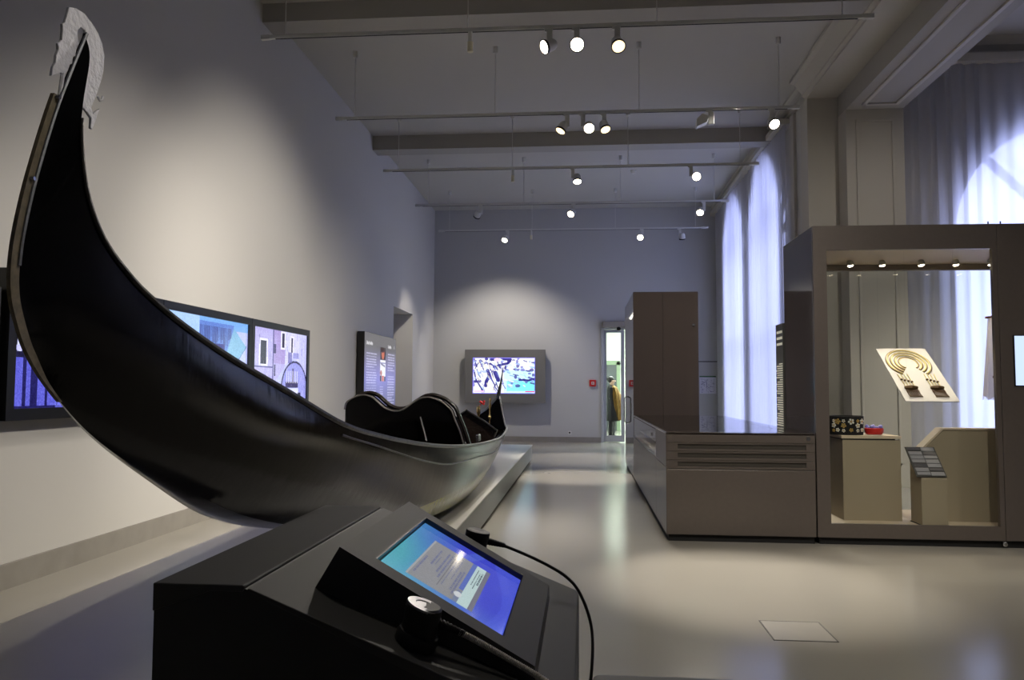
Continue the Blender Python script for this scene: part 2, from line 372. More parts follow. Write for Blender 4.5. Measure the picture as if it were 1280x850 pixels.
# moulded corner strips between end wall and window wall
bm = bmesh.new()
for y0, y1, d in ((11.56, 11.72, 0.05), (11.72, 11.95, 0.1), (11.95, 12.10, 0.06), (12.55, 12.75, 0.05)): box(bm, XR-d, XR+0.01, y0, y1, 0, 5.6)
struct('trim_9', bm, M_TRIM, bevel=0.015)
struct('trim_10', BX(XL-0.01, XR-0.1, 8.74, 9.1, 5.52, ZC+0.01), M_BEAM)
struct('trim_11', BX(XL-0.01, XR-0.1, 13.63, 13.98, 5.49, ZC+0.01), M_BEAM)
struct('trim_12', BX(XL-0.01, XR, 3.8, 4.15, 5.5, ZC+0.01), M_BEAM)
struct('trim_13', PR([(11.63, 6.26), (11.63, 6.02), (11.58, 6.02), (11.55, 6.08), (11.47, 6.13), (11.44, 6.2), (11.42, 6.26)], 'x', 4.38, 9.0), M_TRIM)
# curtain pelmet rails
struct('trim_14', BX(4.38, 9.0, 11.34, 11.60, 5.86, 5.97), M_TRIM)
struct('trim_15', BX(XR-0.22, XR, 12.76, YB, 5.50, 5.585), M_TRIM)
bm = bmesh.new(); box(bm, XL, XL+0.025, -4.2, 15.37, 0, 0.16); box(bm, XL, XL+0.025, 17.15, YB, 0, 0.16); struct('baseboard_left', bm, M_BASE)
bm = bmesh.new(); box(bm, XL, 0.45, YB-0.025, YB, 0, 0.13); box(bm, 2.1, XR, YB-0.025, YB, 0, 0.13); struct('baseboard_back', bm, M_BASE)
struct('trim_16', BX(2.7, 3.29, YB-0.012, YB, 1.955, 1.975), M_DARK)   # joint line on the back wall
struct('trim_17', BX(3.235, 3.262, YB-0.012, YB, 0.1, 5.6), M_DARK)
# corridor behind the glass door
M_CORR = mat('corridor_paint', (232, 235, 230), 0.8)
bm = bmesh.new(); box(bm, -1.2, -1.1, YB+0.3, 25.5, 0, 3.3); box(bm, 3.4, 3.5, YB+0.3, 25.5, 0, 3.3); box(bm, -1.2, 3.5, 25.4, 25.5, 0, 3.3); box(bm, -1.2, 3.5, YB+0.3, 25.5, 3.3, 3.4)
struct('wall_corridor', bm, M_CORR)
M_CLAMP = mat('corridor_lamp_diffuser', (255, 255, 255), 0.5, emit=(240, 255, 246), estr=30)
l = tag(obj('ceiling_lamp', BX(0.4, 2.2, 20.6, 22.6, 3.24, 3.298), M_CLAMP), 'flat lit ceiling panel lamp in the corridor beyond the glass door', 'lamp')
M_GRN = mat('green_grey_door_frame', (120, 138, 112), 0.5)
bm = bmesh.new(); box(bm, 0.42, 0.52, 25.3, 25.42, 0, 2.15); box(bm, 1.05, 1.16, 25.3, 25.42, 0, 2.15); box(bm, 0.42, 1.16, 25.3, 25.42, 2.05, 2.18)
d2 = struct('door_2', bm, M_GRN)
bmx = BX(0.52, 1.05, 25.34, 25.4, 0, 2.05); bmesh.ops.translate(bmx, verts=bmx.verts[:], vec=-d2.location)
me = bpy.data.meshes.new('door_leaf'); bmx.to_mesh(me); bmx.free(); me.materials.append(mat('dim_doorway', (70, 74, 78), 0.4)); o = bpy.data.objects.new('door_leaf', me); COL.objects.link(o); o.parent = d2
# glass entrance door
M_ALU = mat('pale_door_metal', (178, 180, 182), 0.4, metal=0.2)
def spart(root, name, bm, m, bevel=0.0):
    bmesh.ops.translate(bm, verts=bm.verts[:], vec=-root.location); bmesh.ops.recalc_face_normals(bm, faces=bm.faces[:])
    me = bpy.data.meshes.new(name); bm.to_mesh(me); bm.free(); me.materials.append(m); o = bpy.data.objects.new(name, me); COL.objects.link(o); o.parent = root
    if bevel: md = o.modifiers.new('bevel', 'BEVEL'); md.width = bevel; md.segments = 2
    return o
bm = bmesh.new(); box(bm, 0.43, 0.50, YB-0.04, YB+0.16, 0, 2.80); box(bm, 2.05, 2.12, YB-0.04, YB+0.16, 0, 2.80); box(bm, 0.43, 2.12, YB-0.04, YB+0.16, 2.75, 2.82)
d1 = struct('door_1', bm, M_ALU, bevel=0.008)
for x0 in (0.50, 1.28):
    bm = bmesh.new(); box(bm, x0, x0+0.07, YB+0.02, YB+0.08, 0.02, 2.74); box(bm, x0+0.42, x0+0.50, YB+0.02, YB+0.08, 0.02, 2.74) if x0 < 1 else box(bm, x0+0.7, x0+0.77, YB+0.02, YB+0.08, 0.02, 2.74)
    w = 0.42 if x0 < 1 else 0.7
    box(bm, x0+0.07, x0+w, YB+0.02, YB+0.08, 0.02, 0.17); box(bm, x0+0.07, x0+w, YB+0.02, YB+0.08, 2.67, 2.74)
    spart(d1, 'door_leaf', bm, M_ALU); spart(d1, 'pane', BX(x0+0.07, x0+w, YB+0.045, YB+0.055, 0.17, 2.67), M_GLASS)
spart(d1, 'fixed_pane', BX(1.0, 1.28, YB+0.045, YB+0.055, 0.02, 2.74), M_GLASS)
spart(d1, 'door_operator', BX(0.47, 1.9, YB-0.14, YB-0.03, 2.78, 2.93), mat('grey_beige_box', (150, 143, 130), 0.5), 0.01)
spart(d1, 'door_sensor', LT((0.86, YB-0.1, 2.78), (0, -0.4, -1), [(0, .05), (.05, .05), (.07, .02)], 12), M_BLACK)

# ------------------------------------------------------------------ curtains
M_CURT = curtain_mat('sheer_voile', 0.10)
def curtain(name, u0, u1, off, z0, z1, axis, amp, wl, seed, label):
    r = random.Random(seed); n = int((u1-u0)/wl*10); cols = []; ph = 0
    for k in range(n+1):
        u = u0+(u1-u0)*k/n; ph += (0.62+0.35*math.sin(u*1.7+seed)+r.uniform(-.12, .12)); a = amp*(0.65+0.35*math.sin(u*2.3+seed*2))
        cols.append((u, a*math.sin(ph), a*0.6*math.sin(ph+0.9)))
    rows = []
    for j in range(7):
        t = j/6; z = z1+(z0-z1)*t
        rows.append([((off+d*(1-t)+e*t) if axis == 'x' else u, u if axis == 'x' else off+d*(1-t)+e*t, z) for u, d, e in cols])
    bm = grid(bmesh.new(), rows)
    return tag(obj(name, bm, M_CURT, smooth=True, normals=False), label, 'curtain')
curtain('curtain', 12.78, 19.45, XR-0.12, 0.04, 5.52, 'x', 0.045, 0.16, 3, 'long sheer pleated curtain along the far right window wall, back to the corner')
curtain('curtain', 4.40, 8.95, 11.46, 0.04, 5.88, 'y', 0.06, 0.30, 5, 'wide sheer curtain behind the tall glass case, right of the pilaster')

# ------------------------------------------------------------------ lighting tracks
def track(y, x0, x1, rods, label):
    t = thing('lighting_track', label, 'lighting track', ((x0+x1)/2, y, 4.82), 'ceiling lighting tracks')
    bm = bmesh.new(); box(bm, x0, x1, y-0.018, y+0.018, 4.822, 4.858); obj('rail', bm, M_WHITE, t, bevel=0.003)
    obj('conductor_slot', BX(x0+0.1, x1-0.1, y-0.008, y+0.008, 4.818, 4.823), M_DARK, t)
    for x in (x0, x1): obj('end_cap', BX(x-0.05, x+0.05, y-0.021, y+0.021, 4.816, 4.862), M_WHITE, t, bevel=0.004)
    for x in rods:
        s = obj('suspension_rod', rod(bmesh.new(), (x, y, 4.85), (x, y, ZC-0.06), 0.006, 6), M_WHITE, t)
        obj('ceiling_mount', LT((x, y, ZC-0.09), (0, 0, 1), [(0, .022), (.01, .032), (.092, .032)], 12), M_WHITE, s)
    return t
RODS = (-3.0, -1.135, 0.715, 2.46)
track(7.66, -3.2, 2.70, RODS, 'white lighting track nearest the camera, in front of the first ceiling beam')
track(10.12, -3.2, 2.66, RODS, 'second white lighting track from the camera, between the two ceiling beams')
track(12.65, -3.2, 2.70, RODS, 'third white lighting track, just in front of the far ceiling beam')
track(15.15, -3.2, 2.68, RODS, 'fourth white lighting track, behind the far ceiling beam')
track(17.67, -3.2, 2.68, RODS, 'lowest looking and farthest white lighting track, near the back wall')
def lamp(x, y, d, label, lit=True, side=0.0, power=0, target=None, angle=40, rim=M_BLACK, drop=0.17, scale=1.0, color=WARM):
    """track spotlight: adapter, stem, head along direction d"""
    t = thing('track_spotlight', label, 'spotlight', (x, y, 4.82), 'track spotlights')
    d = Vector(d).normalized(); c = Vector((x+side, y-0.02, 4.82-drop)); s = scale
    obj('track_adapter', BX(x-0.05, x+0.03, y-0.016, y+0.016, 4.795, 4.822), M_WHITE, t, bevel=0.003)
    obj('stem', BX(x-0.028, x+0.028, y-0.022, y+0.022, 4.82-drop, 4.80), M_WHITE, t, bevel=0.006)
    if side: obj('pivot', rod(bmesh.new(), (x, y-0.01, 4.82-drop+.02), tuple(c), 0.02, 8), M_WHITE, t)
    h = obj('lamp_head', LT(c-d*0.07*s, d, [(0, .02*s), (.004, .042*s), (.03*s, .056*s), (.07*s, .062*s), (.13*s, .065*s), (.135*s, .06*s)], 24), M_WHITE, t, smooth=True)
    obj('rim_ring', LT(c+d*0.045*s, d, [(0, .066*s), (.002, .071*s), (.024*s, .073*s), (.028*s, .066*s)], 24, caps=False), rim, h, smooth=True)
    obj('lens', LT(c+d*0.0655*s, d, [(0, .0615*s), (.002, .0615*s), (.006, .045*s)], 24), (M_LENSWARM if lit == 2 else M_LENS) if lit else M_LENSDIM, h, smooth=True)
    if power:
        spot(tuple(c+d*0.11*s), target if target else tuple(c+d*3), power, angle, color, 0.75, 0.05)
    return t
def aim(x, y, tgt): return Vector(tgt)-Vector((x, y, 4.65))
# first track
lamp(-0.325, 7.66, (-0.75, -0.45, -0.42), 'leftmost of the three spotlights on the nearest track, lens lit and turned left', power=22, target=(-3.7, 8.9, 1.0), angle=90)
lamp(-0.059, 7.66, (0.05, -0.93, -0.42), 'middle spotlight on the nearest track, glaring straight at the camera', power=90, target=(-0.9, 3.5, 0.5), angle=60)
lamp(0.335, 7.66, (0.12, -0.62, -0.75), 'rightmost of the three spotlights on the nearest track, black ringed with warm lens', lit=2, power=400, target=(1.1, 5.6, 0), angle=28)
# second
lamp(-0.2, 10.12, (-0.42, -0.28, -0.85), 'leftmost spotlight of the trio on the second track, tilted down to the left', lit=2, side=-0.06, power=240, target=(-1.6, 7.6, 0.7), angle=50)
lamp(0.0, 10.12, (0.05, -0.75, -0.62), 'middle spotlight of the trio on the second track, white and facing the camera', side=0.075, power=130, target=(-1.2, 6.0, 0.5), angle=55, rim=M_WHITE)
lamp(0.27, 10.12, (0.25, -0.42, -0.85), 'rightmost spotlight of the trio on the second track, dark ringed and pointing down', lit=2, power=120, target=(1.0, 8.3, 0.9), angle=45)
t = thing('wall_washer', 'white box shaped unlit lamp on the second track, left of the bright one', 'spotlight', (1.6, 10.12, 4.82))
obj('track_adapter', BX(1.55, 1.63, 10.1, 10.14, 4.795, 4.822), M_WHITE, t); obj('stem', BX(1.58, 1.65, 10.09, 10.15, 4.64, 4.80), M_WHITE, t, bevel=0.006)
obj('lamp_head', PR([(1.43, 4.60), (1.56, 4.66), (1.58, 4.74), (1.50, 4.77), (1.43, 4.70)], 'y', 10.05, 10.18), M_WHITE, t, bevel=0.006)
lamp(2.37, 10.12, (0.18, -0.72, -0.66), 'bright spotlight at the right end of the second track, beside the window cornice', power=110, target=(2.6, 7.4, 1.0), angle=50)
# third
lamp(-0.16, 12.65, (0.02, -0.40, -0.9), 'lit spotlight in the middle of the third track, pointing steeply down', side=0.07, power=420, target=(-0.1, 12.0, 0), angle=30)
lamp(1.70, 12.65, (0.05, -0.93, -0.35), 'glaring spotlight at the right of the third track, facing the camera', side=0.07, power=90, target=(1.3, 9.0, 0.9), angle=50)
# fourth
lamp(-1.96, 15.15, (-0.35, 0.75, -0.55), 'dark banded spotlight at the left of the fourth track, turned to the back wall', side=-0.06, power=110, target=(-3.8, 17.3, 1.2), angle=50)
lamp(-0.17, 15.15, (-0.35, -0.72, -0.6), 'lit spotlight in the middle of the fourth track, turned down to the left', side=-0.04, power=200, target=(-1.4, 11.0, 0.7), angle=45)
lamp(2.27, 15.15, (-0.2, -0.72, -0.66), 'lit spotlight at the right end of the fourth track, near the curtain', side=-0.07, power=120, target=(1.6, 12.0, 0.9), angle=48)
# fifth
lamp(-1.68, 17.67, (-0.2, -0.62, -0.75), 'lit spotlight at the left of the farthest track, above the monitor', side=-0.05, power=120, target=(-1.9, 19.6, 0.8), angle=100)
lamp(1.30, 17.67, (-0.1, -0.9, -0.42), 'small starry spotlight right of centre on the farthest track', side=-0.04, power=400, target=(-0.1, 15.2, 0), angle=32)
lamp(2.12, 17.67, (0.05, 0.4, -0.9), 'unlit black banded spotlight at the right end of the farthest track', lit=False, side=0.05)
M_CREAM = mat('cream_plastic', (220, 214, 186), 0.4)
for x, y, lab in ((-1.11, 7.66, 'small cream cylinder sensor hanging from the nearest track, left of the spotlights'), (-1.125, 12.65, 'small cream cylinder sensor hanging from the third track'), (-1.152, 17.67, 'tiny cream cylinder sensor hanging from the farthest track')):
    t = thing('track_sensor', lab, 'sensor', (x, y, 4.82), 'track sensors')
    obj('adapter', LT((x, y, 4.82), (0, 0, -1), [(0, .022), (.1, .022)], 12), M_WHITE, t); obj('cylinder_body', LT((x, y, 4.72), (0, 0, -1), [(0, .024), (.004, .03), (.1, .03), (.104, .02)], 14), M_CREAM, t, smooth=True)
t = thing('smoke_detector', 'small round white smoke detector on the far ceiling', 'smoke detector', (1.02, 16.2, ZC))
obj('detector_base', LT((1.02, 16.2, ZC), (0, 0, -1), [(0, .06), (.03, .06)], 16), M_WHITE, t); obj('detector_dome', LT((1.02, 16.2, ZC-.03), (0, 0, -1), [(0, .045), (.03, .04), (.04, .02)], 16), M_WHITE, t)

# ------------------------------------------------------------------ platform and gondola
t = thing('display_platform', 'long low light grey platform carrying the black gondola', 'platform', (-1.69, 7.0, 0))
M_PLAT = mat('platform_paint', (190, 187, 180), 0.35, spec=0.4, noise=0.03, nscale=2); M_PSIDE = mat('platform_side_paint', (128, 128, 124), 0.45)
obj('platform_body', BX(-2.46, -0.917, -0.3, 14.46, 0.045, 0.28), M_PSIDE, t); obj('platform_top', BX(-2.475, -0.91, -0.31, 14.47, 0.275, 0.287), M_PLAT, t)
obj('plinth', BX(-2.40, -0.96, -0.25, 14.42, 0.0, 0.05), M_DARK, t)

g = thing('gondola', 'long black varnished gondola with curved prow on the grey platform', 'gondola', (-1.45, 7.3, 0.287))
def xc(y): return -1.55+0.02*(y-2)
KG = [((-1.544, 2.296, 2.396), (-1.539, 2.293, 2.394)), ((-1.545, 2.239, 2.273), (-1.514, 2.284, 2.311)), ((-1.546, 2.176, 2.127), (-1.486, 2.218, 2.141)), ((-1.548, 2.124, 1.98), (-1.471, 2.192, 2.023)),
      ((-1.548, 2.078, 1.83), (-1.456, 2.204, 1.871)), ((-1.549, 2.046, 1.678), (-1.44, 2.265, 1.746)), ((-1.549, 2.043, 1.567), (-1.418, 2.369, 1.65)), ((-1.549, 2.07, 1.481), (-1.396, 2.474, 1.583)),
      ((-1.547, 2.126, 1.384), (-1.362, 2.635, 1.504)), ((-1.535, 2.236, 1.278), (-1.312, 2.896, 1.404)), ((-1.521, 2.439, 1.139), (-1.235, 3.271, 1.28)), ((-1.494, 2.795, 0.969), (-1.135, 3.745, 1.123)),
      ((-1.444, 3.304, 0.763), (-1.074, 4.28, 1.034)), ((-1.37, 3.9, 0.61), (-1.035, 4.65, 0.985)), ((-1.28, 4.5, 0.50), (-1.0, 5.0, 0.945)), ((-1.14, 5.3, 0.41), (-0.965, 5.5, 0.90)), ((-1.05, 6.2, 0.36), (-0.93, 6.05, 0.86)),
      ((-1.02, 7.2, 0.345), (-0.897, 6.9, 0.817)), ((-1.02, 8.0, 0.365), (-0.89, 8.0, 0.78)), ((-1.04, 9.0, 0.42), (-0.90, 8.8, 0.765)), ((-1.10, 10.2, 0.50), (-0.985, 10.3, 0.775)), ((-1.17, 11.0, 0.58), (-1.07, 11.0, 0.80)),
      ((-1.25, 11.7, 0.68), (-1.15, 11.6, 0.86)), ((-1.305, 12.3, 0.82), (-1.24, 12.2, 0.98)), ((-1.335, 12.72, 1.0), (-1.325, 12.7, 1.16))]
KS = spline([k for k, _ in KG], 5); GS = spline([q for _, q in KG], 5); NST = len(KS)
FL = [.25, .3, .3, .42, .75, 1.0, 1.1, 1.2, 1.25]
def mir(p, f=1.25):
    return (xc(p[1])-(p[0]-xc(p[1]))*f, p[1], p[2])
def fl(i):
    k = min(i/5, len(FL)-1); a = int(k); b = min(a+1, len(FL)-1); return FL[a]+(FL[b]-FL[a])*(k-a)
rows = []
for i, (k, q) in enumerate(zip(KS, GS)):
    k, q = np.array(k), np.array(q); L = np.linalg.norm(q-k); amp = 0.055*L*min(1, i/30)
    side = [k+(q-k)*t+np.array([1, 0, -0.15])*amp*4*t*(1-t) for t in np.linspace(0, 1, 9)]
    right = [tuple(s) for s in side]; left = [mir(s, fl(i)) for s in side]
    rows.append(left[::-1]+[(xc(k[1]), k[1], k[2]-0.012)]+right)
obj('hull', grid(bmesh.new(), rows), M_HULL, g, smooth=True)
def deckstrip(i0, i1, crown):
    rows = []
    for i in range(i0, i1):
        a = np.array(GS[i]); b = np.array(mir(GS[i], fl(i))); w = abs(a[0]-b[0])
        rows.append([tuple(a+(b-a)*t+np.array([0, 0, crown*w*4*t*(1-t)])) for t in np.linspace(0, 1, 9)])
    return grid(bmesh.new(), rows)
i_bow = max(i for i in range(NST) if GS[i][1] < 5.3); i_st = min(i for i in range(NST) if GS[i][1] > 9.9)
obj('fore_deck', deckstrip(0, i_bow+1, 0.05), M_GLOSS, g, smooth=True); obj('stern_deck', deckstrip(i_st, NST, 0.07), mat('matt_stern_wood', (8, 8, 10), .7, spec=0.0), g, smooth=True)
rows = []
for i in range(i_bow, i_st+1):
    a = GS[i]; b = mir(a); zf = 0.57
    rows.append([(a[0]-.01, a[1], a[2]-.005), (a[0]-.06, a[1], a[2]-.01), (a[0]-.2, a[1], zf), (b[0]+.2, b[1], zf), (b[0]+.06, b[1], b[2]-.01), (b[0]+.01, b[1], b[2]-.005)])
obj('well_lining', grid(bmesh.new(), rows), M_GLOSS, g)
a, b = GS[i_bow], mir(GS[i_bow]); obj('fore_bulkhead', PR([(a[0]-.22, .62), (a[0]-.03, a[2]-.01), (xc(5.3), a[2]+.05), (b[0]+.03, b[2]-.01), (b[0]+.22, .62)], 'y', a[1], a[1]+.03), M_GLOSS, g)
a, b = GS[i_st], mir(GS[i_st]); obj('stern_bulkhead', PR([(a[0]-.2, .6), (a[0]-.02, a[2]-.01), (xc(9.9), a[2]+.08), (b[0]+.02, b[2]-.01), (b[0]+.2, .6)], 'y', a[1]-.03, a[1]), M_GLOSS, g)
gr = [Vector(p)+Vector((0.004, 0, 0)) for p in GS[12:]]
obj('gunwale', TB(gr, [0.004+0.009*min(1, i/40) for i in range(len(gr))], 6), M_GUN, g, smooth=True, )
obj('gunwale', TB([mir(p, fl(i+40)) for i, p in enumerate(GS[40:])], 0.016, 6), M_GUN, g, smooth=True)
bt = []
for i in range(56, NST-2):
    k, q = np.array(KS[i]), np.array(GS[i]); L = np.linalg.norm(q-k); t = 1-min(0.3, 0.13/L)
    bt.append(tuple(k+(q-k)*t+np.array([1, 0, -0.15])*0.055*L*4*t*(1-t)+np.array([0.002, 0, 0])))
obj('rubbing_strake', TB(bt, 0.006, 6), M_GUN, g, smooth=True)
for y in (5.9, 7.3, 8.6): obj('support_block', BX(-1.75, -1.25, y-.12, y+.12, 0.287, 0.36), M_DARK, g)
# prow iron
ferro = [(2.217, 2.44), (2.251, 2.453), (2.294, 2.456), (2.331, 2.443), (2.365, 2.425), (2.388, 2.401), (2.401, 2.367), (2.4, 2.319), (2.387, 2.274), (2.365, 2.221), (2.343, 2.175), (2.354, 2.158), (2.372, 2.177), (2.388, 2.188), (2.377, 2.166), (2.366, 2.139), (2.351, 2.108), (2.343, 2.11), (2.345, 2.142), (2.324, 2.153), (2.281, 2.168), (2.298, 2.213), (2.312, 2.264), (2.317, 2.31), (2.313, 2.342), (2.301, 2.373), (2.306, 2.393), (2.297, 2.404), (2.277, 2.405), (2.262, 2.389), (2.263, 2.371), (2.272, 2.35), (2.262, 2.338), (2.256, 2.305), (2.245, 2.298), (2.242, 2.275), (2.228, 2.266), (2.225, 2.248), (2.208, 2.226), (2.193, 2.228), (2.165, 2.21), (2.152, 2.202), (2.157, 2.232), (2.167, 2.248), (2.169, 2.271), (2.178, 2.292), (2.174, 2.309), (2.191, 2.327), (2.193, 2.357), (2.191, 2.376), (2.202, 2.385), (2.211, 2.417)]
o = obj('prow_iron', PR(ferro, 'x', -1.550, -1.541), M_FERRO, g, bevel=0.002); o['label'] = 'silvery hammered iron prow ornament'
obj('iron_bracket', rod(bmesh.new(), (-1.545, 2.206, 2.232), (-1.545, 2.196, 2.16), 0.006, 6), M_FERRO, g)
obj('iron_hook', TB([(-1.545, 2.378, 2.225), (-1.545, 2.39, 2.215), (-1.545, 2.40, 2.222), (-1.545, 2.405, 2.235)], 0.004, 6), M_FERRO, g)
ka = [k for k in KS if k[2] < 2.17 and k[1] < 2.28]
outer = [(y-0.022, z) for _, y, z in ka]; inner = [(y+0.012, z) for _, y, z in ka]
obj('stem_band', PR(spline([(y, z) for y, z in outer], 1)+inner[::-1], 'x', -1.553, -1.541), M_BAND, g)
obj('stem_edge', TB([(-1.538, y+0.006, z+.0) for _, y, z in KS if z > 1.62], 0.0055, 6), M_EDGE, g, smooth=True)
for i in (0, 9): obj('band_bolt', LT((-1.54, ka[i][1]-.012, ka[i][2]-.01), (1, 0, 0), [(0, .008), (.01, .006)], 8), M_STEEL, g)
# seat with double-humped back
sp = [(-1.995, .62), (-1.997, 1.007), (-1.996, 1.128), (-1.983, 1.182), (-1.943, 1.216), (-1.888, 1.241), (-1.826, 1.250), (-1.764, 1.233), (-1.723, 1.203), (-1.661, 1.15), (-1.59, 1.12), (-1.524, 1.121), (-1.477, 1.142), (-1.423, 1.182), (-1.362, 1.219), (-1.322, 1.231), (-1.275, 1.234), (-1.214, 1.217), (-1.17, 1.197), (-1.119, 1.157), (-1.085, 1.121), (-1.052, 1.035), (-1.016, 0.95), (-0.975, 0.82), (-0.99, .62)]
obj('seat_back', PR(sp, 'y', 6.6, 6.68), M_GLOSS, g, bevel=0.012)
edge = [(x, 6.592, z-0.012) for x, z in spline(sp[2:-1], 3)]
obj('seat_back_highlight_trim', TB(edge, 0.007, 6), mat('painted_rim_highlight', (150, 145, 138), .3, metal=.5, noise=.4, nscale=12), g, smooth=True)  # light silver colour puts the rim highlight into the trim
obj('seat_back_rim', TB([(x+.02, 6.70, z+.006) for x, z in spline(sp[3:-1], 3)], 0.02, 6), M_CARVE, g, smooth=True)
obj('pull_rod', rod(bmesh.new(), (-1.345, 6.58, 1.06), (-1.288, 6.57, .862), 0.006, 6), M_STEEL, g)
obj('seat_bench', BX(-1.9, -1.05, 6.68, 7.3, 0.5, 0.82), M_CARVE, g, bevel=0.03)
obj('side_panel', BX(-1.99, -1.94, 6.68, 7.5, 0.5, 0.98), M_CARVE, g, bevel=0.02)
gb = [(-1.36, .60), (-1.337, .98), (-1.227, 1.065), (-1.013, .932), (-.90, .85), (-.96, .70), (-1.0, .6)]
obj('carved_stern_panel', PR(gb, 'y', 8.4, 8.46), M_CARVE, g, bevel=0.015)
obj('stern_panel_trim', TB([(x, 8.39, z) for x, z in gb[1:5]], 0.016, 6), M_GLOSS, g, smooth=True)
obj('stool_seat', BX(-1.25, -1.02, 8.7, 9.0, .5, .80), M_CARVE, g, bevel=0.04)
fo = [(-1.09, .66), (-1.10, .80), (-1.075, .855), (-1.045, .865), (-1.03, .85), (-1.05, .82), (-1.02, .78), (-.985, .72), (-.97, .66)]
obj('oar_fork', PR(fo, 'y', 8.86, 8.92), mat('walnut', (110, 84, 60), 0.3, coat=.3), g, bevel=0.01)
obj('brass_ornament', LT((-1.112, 9.5, .72), (0.02, 0, 1), [(0, .035), (.06, .03), (.1, .008), (.2, .008), (.24, .02), (.27, .008), (.33, .008), (.37, .018), (.41, .01), (.45, .014), (.47, .003)], 12), M_BRASS, g, smooth=True)
obj('brass_vase', LT((-1.177, 9.0, .93), (0, 0, 1), [(0, .012), (.06, .012), (.09, .022), (.13, .026), (.16, .018), (.17, .022)], 12), M_BRASS, g, smooth=True)
bm = bmesh.new(); rod(bm, (-1.177, 9.0, 1.08), (-1.145, 9.0, 1.13), 0.004, 5)
for dx, dz in ((0, 0), (.025, .015), (-.015, .012), (.02, -.012)): bmesh.ops.create_icosphere(bm, subdivisions=1, radius=.016, matrix=Matrix.Translation((-1.14+dx, 9.0, 1.135+dz)))
obj('red_flower', bm, M_RED, g)
obj('stern_spike', TB([(-1.345, 12.62, 1.02), (-1.35, 12.78, 1.19), (-1.318, 12.85, 1.4), (-1.285, 12.88, 1.64)], [.07, .035, .016, .005], 8), M_GUN, g, smooth=True)
obj('stern_post', PR([(12.45, .86), (12.74, 1.0), (12.83, 1.22), (12.72, 1.2), (12.4, 1.0)], 'x', -1.36, -1.32), M_GLOSS, g, bevel=.006)
obj('stern_stay', TB([(-1.345, 12.75, 1.16), (-1.45, 12.0, .98), (-1.52, 11.4, .90)], .012, 6), M_GLOSS, g, smooth=True)
obj('gunwale_cap', BX(-1.03, -1.0, 7.7, 7.85, .78, .85), M_STEEL, g, bevel=.008)

# ------------------------------------------------------------------ left wall screens and panels
M_SCREEN = attr_mat('screen_picture', .95, 0.12, 0.5)
M_BEZEL = mat('dark_bezel', (15, 15, 17), 0.35)
def tv(y0, y1, cv, label, z0=1.08, z1=2.045):
    t = thing('flat_screen', label, 'screen', (XL, (y0+y1)/2, z0), 'row of screens on the left wall')
    obj('housing', BX(XL+.022, XL+.1, y0+.004, y1-.004, z0, z1), M_BEZEL, t, bevel=.006)
    b = .075
    bm = bmesh.new()
    for a in ((y0+.004, y1-.004, z1-b, z1), (y0+.004, y1-.004, z0, z0+b), (y0+.004, y0+b, z0+b, z1-b), (y1-b, y1-.004, z0+b, z1-b)): box(bm, XL+.095, XL+.125, *a)
    obj('bezel', bm, M_BEZEL, t)
    panel('screen_image', cv, M_SCREEN, t, (XL+.105, y0+b, z1-b), (0, y1-y0-2*b, 0), (0, 0, -(z1-z0-2*b)))
    return t
W_, H_ = 200, 104
c1 = Canvas(W_, H_, (12, 10, 40)); c1.rect(0, .5, 1, 1, (22, 20, 84))
for x in np.linspace(.02, .98, 16):
    w = .012+.02*abs(math.sin(x*37)); c1.rect(x, .3+.1*math.sin(x*9), x+w, .56, (205, 210, 255)); c1.rect(x-.01, .58, x+w*1.4, .98, (105, 108, 230), .8)
c1.rect(0, .5, 1, .535, (190, 190, 255)); c1.rect(0, .55, 1, .60, (14, 12, 50)); c1.rect(.25, .62, 1, 1, (120, 125, 240), .6); c1.noise(8)
c2 = Canvas(W_, H_, (178, 186, 244)); c2.rect(0, 0, .36, 1, (168, 200, 250)); c2.rect(.36, 0, 1, .12, (120, 170, 235))
c2.poly([(.36, .05), (.8, .05), (.74, .4), (.72, .5), (.42, .52), (.36, .3)], (96, 128, 205))
for k in range(28):
    x = .37+.40*k/28; c2.rect(x, .10, x+.008, .22+.1*rng.random(), (50, 50, 110), .7)
c2.rect(.5, .3, .68, .5, (58, 56, 130)); c2.poly([(.8, .08), (.98, .3), (.78, .62), (.7, .42)], (110, 165, 205)); c2.line(.98, .3, .78, .62, .006, (90, 120, 170))
c2.rect(.36, .52, 1, 1, (206, 208, 252)); c2.poly([(.8, .08), (.98, .3), (.78, .62), (.7, .42)], (122, 172, 210), .9)
for k in range(26): x = .44+.55*k/26; c2.rect(x, .56, x+.007, .98, (130, 130, 215), .55); c2.rect(x, .74, x+.009, .98, (96, 96, 200), .5)
c2.rect(.69, .4, .715, .66, (225, 150, 160)); c2.rect(.67, .5, .685, .7, (60, 60, 120)); c2.noise(7)
c3 = Canvas(W_, H_, (176, 168, 224)); c3.rect(.33, 0, .56, .48, (164, 146, 206)); c3.rect(.56, 0, .86, .5, (206, 204, 252)); c3.rect(.84, 0, 1, 1, (196, 196, 250))
for x0, y0, x1, y1 in ((.12, .17, .22, .5), (.5, .03, .545, .24), (.68, .08, .71, .3)): c3.rect(x0-.025, y0-.03, x1+.025, y1+.03, (225, 222, 255)); c3.rect(x0, y0, x1, y1, (26, 20, 60))
c3.rect(0, .53, .34, .55, (84, 76, 150)); c3.rect(.33, 0, .35, .98, (90, 84, 150)); c3.rect(.345, .2, .39, .34, (60, 56, 110)); c3.rect(.36, .5, .385, .66, (40, 34, 90))
c3.rect(.1, .75, .17, .92, (34, 30, 90)); c3.rect(.28, .7, .3, .95, (40, 34, 90)); c3.poly([(.38, .75), (.6, .46), (.74, .38), (.86, .44), (.86, .56), (.7, .5), (.52, .72), (.46, .95), (.38, .95)], (186, 190, 250))
